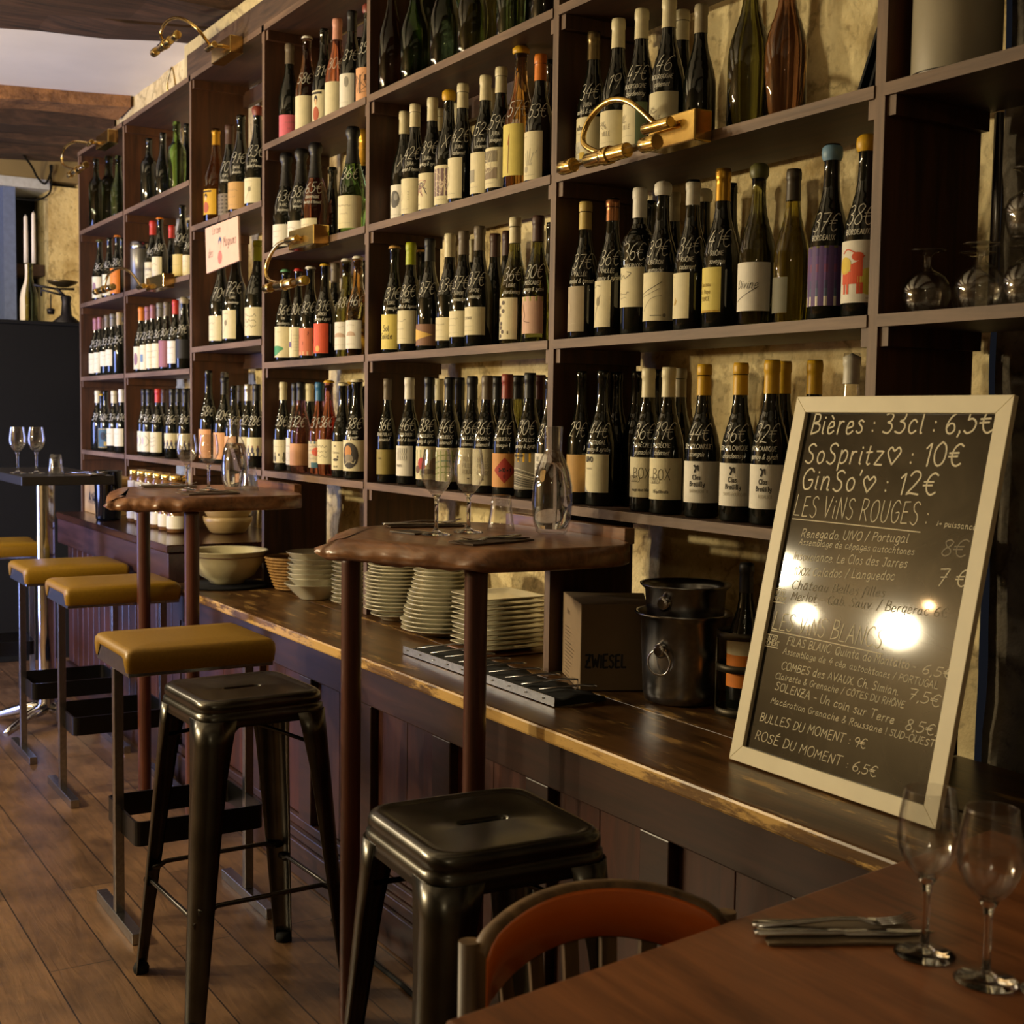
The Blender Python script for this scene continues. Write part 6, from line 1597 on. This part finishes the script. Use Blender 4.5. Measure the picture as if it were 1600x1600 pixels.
# ---------------------------------------------------------------- crockery on the counter
ZC = .7455
def plate_mesh(R, h, foot, t=.0035):
    g = G()
    out = [(0, .001), (foot, 0), (foot + .003, .0), (foot + .006, .003), (R * .72, h * .45), (R - .002, h - .002), (R, h)]
    inn = [(R - .002, h + .001), (R * .72, h * .45 + t), (foot, .0045), (0, .0045)]
    g.lathe(out + inn, 44); return g.mesh('plate', M_CHINA)
def stack(x, y, z, specs, label, group, nm='plate', cat='plate', jit=.003, seed=1):
    rr = random.Random(seed); n = len(specs)
    for i, (R, dz, h) in enumerate(specs):
        key = ('pl', nm, round(R, 3), round(h, 3))
        if key not in _cache: _cache[key] = plate_mesh(R, h, R * (.55 if h < .03 else .45))
        if i == 0: where = 'at the bottom of'
        elif i == n - 1: where = 'on top of'
        else: where = f'{ORD[i] if i < len(ORD) else "high"} from the bottom of'
        if i >= len(ORD) and i < n - 1: where = f'{ORD[n - 1 - i]} from the top of'
        o = link(nm, _cache[key], None, (x + rr.uniform(-jit, jit), y + rr.uniform(-jit, jit), z), rr.uniform(0, 6))
        tag(o, f'{label[0]} {where} {label[1]}', cat, group); z += dz
    return z
stack(-2.43, .0, ZC, [(.105, .030, .055)] + [(.092, .0165, .045)] * 5 + [(.094, .02, .05)], ('pale china bowl', 'the bowl stack beside the wicker basket'), 'pale china bowls in a stack', 'bowl', 'bowl', seed=2)
stack(-2.235, .055, ZC, [(.070, .0145, .016)] * 7 + [(.066, .0145, .016)] * 6, ('small pale dish', 'the narrow stack behind the table leg'), 'small dishes in a narrow stack', 'dish', 'dish', seed=3)
stack(-1.886, .055, ZC, [(.085, .020, .02), (.107, .0135, .02)] + [(.107, .0115, .018)] * 9 + [(.098, .0105, .016)] * 6, ('white plate', 'the plate stack beside the shelf upright'), 'white plates, stack by the upright', seed=4)
stack(-1.585, .05, ZC, [(.125, .0125, .02)] * 3 + [(.118 - .0028 * i, .0118, .02) for i in range(14)], ('white plate', 'the tapering tall plate stack'), 'white plates, tapering stack', seed=5)
# square plates
g = G()
def sq(h, z, r=.012): return [(x, y, z) for x, y in rrect(h, h, r, 4)]
g.loft([sq(.062, 0), sq(.066, 0), sq(.090, .009), sq(.098, .0115), sq(.098, .0135), sq(.092, .0125), sq(.068, .0045), sq(.05, .004)], 0, True); SQ = g.mesh('square_plate', M_CHINA)
for i in range(11):
    o = link('square_plate', SQ, None, (-1.285 + rnd.uniform(-.004, .004), .060 + rnd.uniform(-.003, .003), ZC + .005 + i * .0135), radians(rnd.uniform(-3, 3) + 2))
    tag(o, f'white square plate, {ORD[i]} from the bottom of the square stack', 'plate', 'square white plates in a stack')
g = G(); g.box((-1.39, -.045, ZC), (-1.18, .165, ZC + .0045)); tag(obj('serving_board', g, M_TABLE, bevel=.002), 'thin wooden board beneath the square plates', 'board')
# big bowl with dark line, on a black tray
g = G()
g.lathe([(0, .004), (.058, .0), (.062, .0), (.068, .012), (.10, .03), (.128, .075), (.140, .112), (.150, .118), (.152, .121), (.146, .122), (.134, .114), (.120, .075), (.09, .034), (0, .018)], 48)
o = obj('serving_bowl', g, plain('cream_china', 'c9bf98', .15, var=.04, coat=.3), None, (-2.873, -.155, ZC + .0125)); tag(o, 'large cream china bowl with thin dark line, under the farther bar table', 'bowl')
g = G(); g.lathe([(.1405, .1015), (.1425, .1015), (.1430, .1040), (.141, .1040)], 48); g2 = G(); obj('painted_line', g, inkmat('6a4a3a'), o)
g = G(); g.lathe([(0, 0), (.145, 0), (.152, .008), (.145, .010), (0, .010)], 40); tag(obj('tray', g, M_BLACK, None, (-2.873, -.155, ZC)), 'black round tray beneath the large cream bowl', 'tray')
g = G()
for i in range(11):
    z_ = i * .011; R_ = .062 + .038 * (i / 10) ** .8
    g.lathe([(R_ - .006, z_ + .0055), (R_, z_), (R_ + .006, z_ + .0055), (R_, z_ + .011)], 40, close=True)
g.lathe([(0, .002), (.06, .004), (.06, .0), (0, 0)], 24)
tag(obj('wicker_basket', g, wood('wicker', '7a5426', 'b58a46', 'Z', .7, bump=.8, scale=4), None, (-2.69, .03, ZC)), 'round wicker bread basket between the cream bowl and the bowl stack', 'basket')
# tan bowls stacked on the raised counter
g = G(); g.lathe([(0, 0), (.06, 0), (.075, .01), (.098, .05), (.1, .07), (.096, .07), (.09, .05), (.06, .012), (0, .01)], 40)
TB = g.mesh('mixing_bowl', plain('tan_stoneware', '9a8258', .4, var=.08, scale=12))
for i in range(3):
    tag(link('mixing_bowl', TB, None, (-3.455, .05, .8855 + i * .0455), 0), f"tan stoneware bowl, {['bottom', 'middle', 'top'][i]} of three stacked above the cream bowl", 'bowl', 'tan stoneware bowls')
g = G(); g.lathe([(0, 0), (.022, 0), (.024, .06), (.020, .065), (.020, .09), (0, .094)], 20); tag(obj('salt_shaker', g, M_CHROME, None, (-2.66, .20, ZC)), 'small chrome-topped shaker behind the cream bowl', 'shaker')
# jars
JG = M_GLASS
for i in range(6):
    for k in range(2):
        jx = -4.16 + i * .12; jy = -.13
        z_ = .8855 + k * .118
        g = G()
        if 'jar' not in _cache:
            g.lathe([(0, 0), (.038, 0), (.042, .006), (.042, .080), (.036, .092), (.036, .100), (0, .100)], 24); _cache['jar'] = g.mesh('jar', plain('jar_filling', '6a4a2c', .08, var=.2, scale=60))
            g = G(); g.lathe([(.039, .095), (.040, .096), (.040, .116), (.038, .1175), (0, .1175)], 24); _cache['lid'] = g.mesh('lid', M_BRASS)
            g = G(); vs = []
            for q in range(13):
                t = radians(-70 + 140 * q / 12); vs += [(.0426 * cos(t), .0426 * sin(t), .018), (.0426 * cos(t), .0426 * sin(t), .07)]
            g.add(vs, [(2 * q, 2 * q + 2, 2 * q + 3, 2 * q + 1) for q in range(12)], 0, True); _cache['jl'] = g.mesh('jar_label', paper('white'))
        o = link('preserve_jar', _cache['jar'], None, (jx + .02 * k, jy, z_), radians(-50))
        tag(o, f"gold-lidded jar with white label, {ORD[i]} along the {['lower', 'upper'][k]} row on the far counter", 'jar', 'gold-lidded preserve jars')
        link('lid', _cache['lid'], o); link('jar_label', _cache['jl'], o)
r = thing('wooden_box', 'pale wooden box stencilled with black letters on the far counter', 'box', (-4.70, -.15, .886))
g = G(); g.box((-4.87, -.19, .8855), (-4.53, -.006, 1.06)); part_at('body', g, wood('pale_pine', 'a07c48', 'c9a468', 'Z', .6), r, .003)
g = G(); ln, w = layout('A14', .05, 0, 2); fn = lambda u, v: (-4.78 + u, -.1906, .935 + v); ribbons(g, [[(p[0] * 1.5, p[1]) for p in st] for st in ln], .012, fn); part_at('stencil', g, M_INK, r)
g = G(); g.lathe([(0, 0), (.052, 0), (.056, .01), (.062, .22), (.064, .225), (.059, .225), (.053, .02), (0, .015)], 40)
tag(obj('wine_cooler', g, plain('smoked_acrylic', '0d1118', .06, var=.1, spec=.7), None, (-4.30, -.22, .8855)), 'dark glossy wine cooler on the far counter beside the wooden box', 'wine cooler')
g = G(); g.lathe([(0, 0), (.018, 0), (.019, .075), (.012, .085), (0, .088)], 16)
tag(obj('tealight_cup', g, M_CHROME, None, (-4.45, .02, .8855)), 'small shiny cup at the back of the far counter', 'cup')

# cutlery roll with steel rail
r = thing('cutlery_tray', 'long steel-fronted tray with black cloth lying on the counter', 'tray', (-.96, -.20, ZC))
g = G(); g.box((-1.335, -.205, ZC), (-.60, -.203, ZC + .022)); g.box((-1.335, -.205, ZC), (-.60, -.10, ZC + .002)); part_at('rail', g, M_STEEL, r)
g = G()
for i in range(10):
    x = -1.31 + i * .074; g.lathe([(0, 0), (.004, .0), (.004, .002), (0, .003)], 10, (x, -.2055, ZC + .012))
part_at('rivet', g, M_CHROME, r)
rings = []
for i in range(25):
    x = -1.33 + .73 * i / 24; d = .004 * sin(i * 2.1) + .003 * sin(i * 5)
    rings.append([(x, -.200, ZC + .002), (x, -.200, ZC + .010 + d * .3), (x, -.13, ZC + .020 + d), (x, -.07, ZC + .010 + d), (x, -.065, ZC + .002)])
g = G(); g.loft(rings, 0, True); part_at('cloth', g, plain('black_cloth', '141311', .95), r)
def spoon():
    g = G()
    def sec(y, w, z, t=.003): return [(-w, y, z), (-w * .5, y, z + t), (w * .5, y, z + t), (w, y, z), (w * .5, y, z - .001), (-w * .5, y, z - .001)]
    g.loft([sec(-.075, .0035, .0), sec(-.02, .004, .008), sec(.02, .0055, .014), (sec(.045, .0085, .014)), sec(.055, .004, .0125)], 0, True); return g.mesh('spoon', M_STEEL)
SP = spoon()
for i in range(9):
    o = link('spoon', SP, None, (-1.245 + i * .0745, -.125, ZC + .020), radians(-38 + 6 * sin(i * 2)))
    tag(o, f'steel spoon handle, {ORD[i]} along the steel-fronted tray from its far end', 'spoon', 'spoons in the cutlery tray')

# glass carton
r = thing('carton', 'brown cardboard carton printed in black between the plates and the ice buckets', 'box', (-.82, .05, ZC))
q = [(-.722, -.055), (-.655, .085), (-.82, .20), (-.93, .033)]
g = G(); g.prism(q, ZC, .948); part_at('body', g, plain('brown_cardboard', '8a7458', .85, var=.06, scale=14), r, .002)
a, b_ = Vector((-.722, -.055, 0)), Vector((-.655, .085, 0)); d_ = (b_ - a).normalized(); nn = Vector((d_.y, -d_.x, 0))
g = G(); ln, w = layout('ZWIESEL', .030, 0, 3, gap=1.3, wob=0); fn = lambda u, v: a + d_ * (.012 + u) + nn * .0012 + Vector((0, 0, .80 + v))
ribbons(g, [[(p[0] * .095 / w, p[1]) for p in st] for st in ln], .0048, fn); part_at('print', g, plain('black_print', '15110d', .7), r)
a2, b2 = Vector((-.93, .033, 0)), Vector((-.722, -.055, 0)); d2 = (b2 - a2).normalized(); n2 = Vector((d2.y, -d2.x, 0))
g = G(); rr = random.Random(4)
for k in range(16):
    u = .04; v = .90 - k * .009; wv = rr.uniform(.05, .12)
    if k == 0: ln, w = layout('Menu', .014, .2, 3); ribbons(g, [[(.06 + p[0], .905 - ZC + p[1]) for p in st] for st in ln], .0014, lambda u, v: a2 + d2 * u + n2 * .0012 + Vector((0, 0, ZC + v)))
    else: ribbons(g, [[(u, v - .02), (u + wv, v - .02)]], .0012, lambda u, v: a2 + d2 * u + n2 * .0012 + Vector((0, 0, v)))
part_at('list_print', g, plain('faded_print', '5a4630', .8), r)

# steel ice buckets, one inside the other
def bucket(label, loc, s, inner):
    r = thing('ice_bucket', label, 'ice bucket', loc, 0, 'steel ice buckets')
    g = G(); g.lathe([(0, .003), (.078, 0), (.084, .004), (.088, .02), (.092, .10), (.096, .185), (.108, .196), (.110, .200), (.108, .203), (.100, .200), (.092, .186), (.086, .02), (0, .01)] if not inner else
                     [(0, .003), (.076, 0), (.080, .004), (.084, .10), (.091, .190), (.102, .200), (.103, .204), (.097, .203), (.087, .19), (.078, .01), (0, .008)], 56); obj('body', g, M_STEEL, r)
    for s_ in (1,):
        a = radians(-68); c, sn = cos(a), sin(a); z_ = .125 if not inner else .166
        rad = .093 if not inner else .089
        g = G(); g.tube([(c * (rad - .002), sn * (rad - .002), z_), (c * (rad + .008), sn * (rad + .008), z_), (c * (rad + .018), sn * (rad + .018), z_)], [.016, .017, .010], 20); obj('knob', g, M_CHROME, r)
        if not inner:
            g = G(); pts = [(c * (rad + .012) - sn * .028 * cos(t), sn * (rad + .012) + c * .028 * cos(t), z_ - .026 + .028 * sin(t)) for t in [i * 2 * pi / 24 for i in range(25)]]
            g.tube(pts, .0025, 8, caps=False); obj('ring_handle', g, M_CHROME, r)
    return r
bucket('large steel ice bucket with ring handle beside the chalkboard', (-.537, .098, ZC), 1, False)
bucket('steel ice bucket nested inside the larger one', (-.534, .100, ZC + .062), 1, True)
# bottle holder with bottle
r = thing('bottle_holder', 'tarnished metal hoop holder with a bottle, behind the chalkboard edge', 'bottle holder', (-.366, .13, ZC))
g = G()
for z_ in (.0, .095, .165):
    g.lathe([(.058, z_), (.060, z_), (.060, z_ + .016), (.058, z_ + .016)], 36, (-.366, .13, ZC), close=True)
for k in range(3):
    t = radians(100 + 120 * k); g.tube([(-.366 + .059 * cos(t), .13 + .059 * sin(t), ZC), (-.366 + .059 * cos(t), .13 + .059 * sin(t), ZC + .18)], .003, 8)
g.lathe([(0, .006), (.058, .006), (.058, .010), (0, .010)], 30, (-.366, .13, ZC))
part_at('hoops', g, plain('tarnished_zinc', '4a4336', .45, .8, var=.2), r)
h, R = .315, .038
o = link('wine_bottle', body_mesh('b', h, R, 'k'), None, (-.366, .13, ZC + .011), ang_view(-.366, .13))
tag(o, 'dark bottle with cream and orange label in the hoop holder beside the chalkboard', 'bottle')
link('capsule', cap_mesh('c', 'black', 'b', h, R), o)
for nm, za, zb, c_ in (('paper_label', .05, .12, 'peach'), ('paper_label', .12, .155, 'cream')):
    g = G(); vs = []
    for i in range(17):
        t = radians(-80 + 160 * i / 16); vs += [((R + .0006) * cos(t), (R + .0006) * sin(t), za), ((R + .0006) * cos(t), (R + .0006) * sin(t), zb)]
    g.add(vs, [(2 * i, 2 * i + 2, 2 * i + 3, 2 * i + 1) for i in range(16)], 0, True); obj(nm, g, paper('orange' if c_ == 'peach' else c_), o)
# dark flagons to the right of the board
g = G(); g.lathe([(0, 0), (.06, 0), (.066, .008), (.066, .13), (.055, .165), (.026, .19), (.022, .23), (.026, .235), (.026, .25), (0, .25)], 36)
for i, (x, y, s_) in enumerate(((.46, .13, 1), (.60, .16, 1.1))):
    o = link('flagon', g.mesh('flagon', glass('smoke_glass', (.10, .10, .11), 1.4)) if i == 0 else _fl, None, (x, y, ZC)); _fl = o.data
    tag(o, ['dark glass flagon just behind the chalkboard\'s right side', 'dark glass flagon farther along the counter, by the frame edge'][i], 'flagon', 'dark flagons on the counter')

# right-hand shelf: canister, jar; leaning frames in the sixth bay
r = thing('canister', 'pale cylindrical canister on the top right-hand shelf', 'canister', (.185, .085, 1.968))
g = G(); g.lathe([(0, 0), (.074, 0), (.075, .004), (.075, .30), (0, .30)], 48, (.185, .085, 1.968)); part_at('body', g, plain('pale_card_tube', '9a917c', .5, var=.04), r)
g = G(); g.lathe([(.0752, .0), (.0768, .0), (.0768, .006), (.0752, .006)], 48, (.185, .085, 1.968), close=True); part_at('rim', g, M_STEEL, r)
g = G(); g.lathe([(0, 0), (.06, 0), (.065, .006), (.065, .22), (.063, .22), (.062, .008), (0, .006)], 40)
tag(obj('glass_jar', g, M_GLASS, None, (.44, .11, 1.968)), 'tall clear glass jar next to the canister on the top right-hand shelf', 'jar')
for i, (x, dx) in enumerate(((.0, .055), (.028, .045))):
    r = thing('framed_picture', ['small dark picture frame leaning on the upright, outer one', 'small dark picture frame leaning on the upright, inner one'][i], 'frame', (x, .03, 1.968))
    g = G(); pts = [(x, .035), (x + .006, .035), (x + .006, .17), (x, .17)]
    vs = [(px_, py_, 1.968) for px_, py_ in pts] + [(px_ + dx, py_, 2.10) for px_, py_ in pts]
    g.add(vs, [(3, 2, 1, 0), (4, 5, 6, 7), (0, 1, 5, 4), (1, 2, 6, 5), (2, 3, 7, 6), (3, 0, 4, 7)]); part_at('frame', g, M_BLACK, r)
# metal tin in the second bay
r = thing('storage_tin', 'grey cylindrical tin at the start of the second bay\'s third shelf', 'tin', (-4.762, .060, 1.968))
g = G(); g.lathe([(0, 0), (.045, 0), (.045, .235), (.043, .238), (0, .238)], 40, (-4.762, .060, 1.968)); part_at('body', g, plain('grey_tin', '7d7a72', .35, .5, var=.08), r)
g = G(); g.lathe([(.0455, .205), (.0465, .206), (.0465, .238), (.0, .2385)], 40, (-4.762, .060, 1.968)); part_at('lid', g, M_STEEL, r)

# ---------------------------------------------------------------- on top of the black cabinet
ZB = 1.8665
o = link('candle_bottle', body_mesh('b', .345, .048, 'O'), None, (-6.12, -.19, ZB), 0)
tag(o, 'green bottle coated in wax with two white candles on the black cabinet', 'bottle')
WAX = plain('white_wax', 'e8dfd6', .5, var=.03)
g = G(); vs = []
ts = [.02, .15, .3, .42, .5, .58, .66, .74, .82, .9, .98]
for i in range(10):
    a = radians(-130 + 90 * i / 9)
    for t in ts: rr_ = prof_r('b', t) * .048 + .0035 + .002 * noise.noise(Vector((i * .6, t * 6, 2))); vs.append((rr_ * cos(a), rr_ * sin(a), t * .345))
nT = len(ts); g.add(vs, [(i * nT + k, (i + 1) * nT + k, (i + 1) * nT + k + 1, i * nT + k + 1) for i in range(9) for k in range(nT - 1)], 0, True)
obj('wax_coat', g, WAX, o)
for (x, y, h) in ((-6.125, -.205, .265), (-6.115, -.165, .285)):
    g = G(); g.lathe([(.0, 0), (.0125, 0), (.0115, .1), (.010, h - .01), (.006, h), (0, h + .002)], 20); g.tube([(0, 0, h), (.001, 0, h + .008)], .001, 6)
    c_ = obj('candle', g, WAX, None, (x, y, ZB + .346)); tag(c_, 'white taper candle in the waxed bottle, ' + ('shorter one' if h < .27 else 'taller one'), 'candle', 'white taper candles')
# antique balance scale
r = thing('balance_scale', 'antique dark iron balance scale on the black cabinet beside the candle bottle', 'scale', (-5.95, -.02, ZB))
IR = plain('dark_iron', '26242a', .45, .6, var=.2)
g = G(); g.lathe([(0, 0), (.07, 0), (.075, .012), (.03, .05), (.024, .12), (.030, .15), (.02, .16), (0, .16)], 24, (-5.93, -.03, ZB)); part_at('pedestal', g, IR, r)
g = G(); g.tube([(-5.95, -.20, ZB + .21), (-5.95, -.08, ZB + .195), (-5.95, .02, ZB + .20)], .007, 10); g.tube([(-5.95, -.16, ZB + .185), (-5.95, -.06, ZB + .165), (-5.95, .0, ZB + .15)], .006, 10); g.tube([(-5.95, -.16, ZB + .21), (-5.95, -.16, ZB + .15)], .006, 10); g.tube([(-5.95, -.08, ZB + .20), (-5.94, -.03, ZB + .15)], .009, 10); part_at('beam_arms', g, IR, r)
g = G(); g.lathe([(0, 0), (.03, .003), (.075, .022), (.085, .034), (.082, .036), (.07, .028), (0, .008)], 32, (-5.95, -.045, ZB + .205)); part_at('pan', g, plain('brass_pan', '6a5a3a', .35, .8), r)
g = G(); g.tube([(-5.95, -.11, ZB + .165), (-5.95, -.11, ZB + .08)], .004, 8); g.lathe([(0, 0), (.018, 0), (.024, .028), (.012, .034), (0, .034)], 16, (-5.95, -.11, ZB + .052)); part_at('weight', g, IR, r)
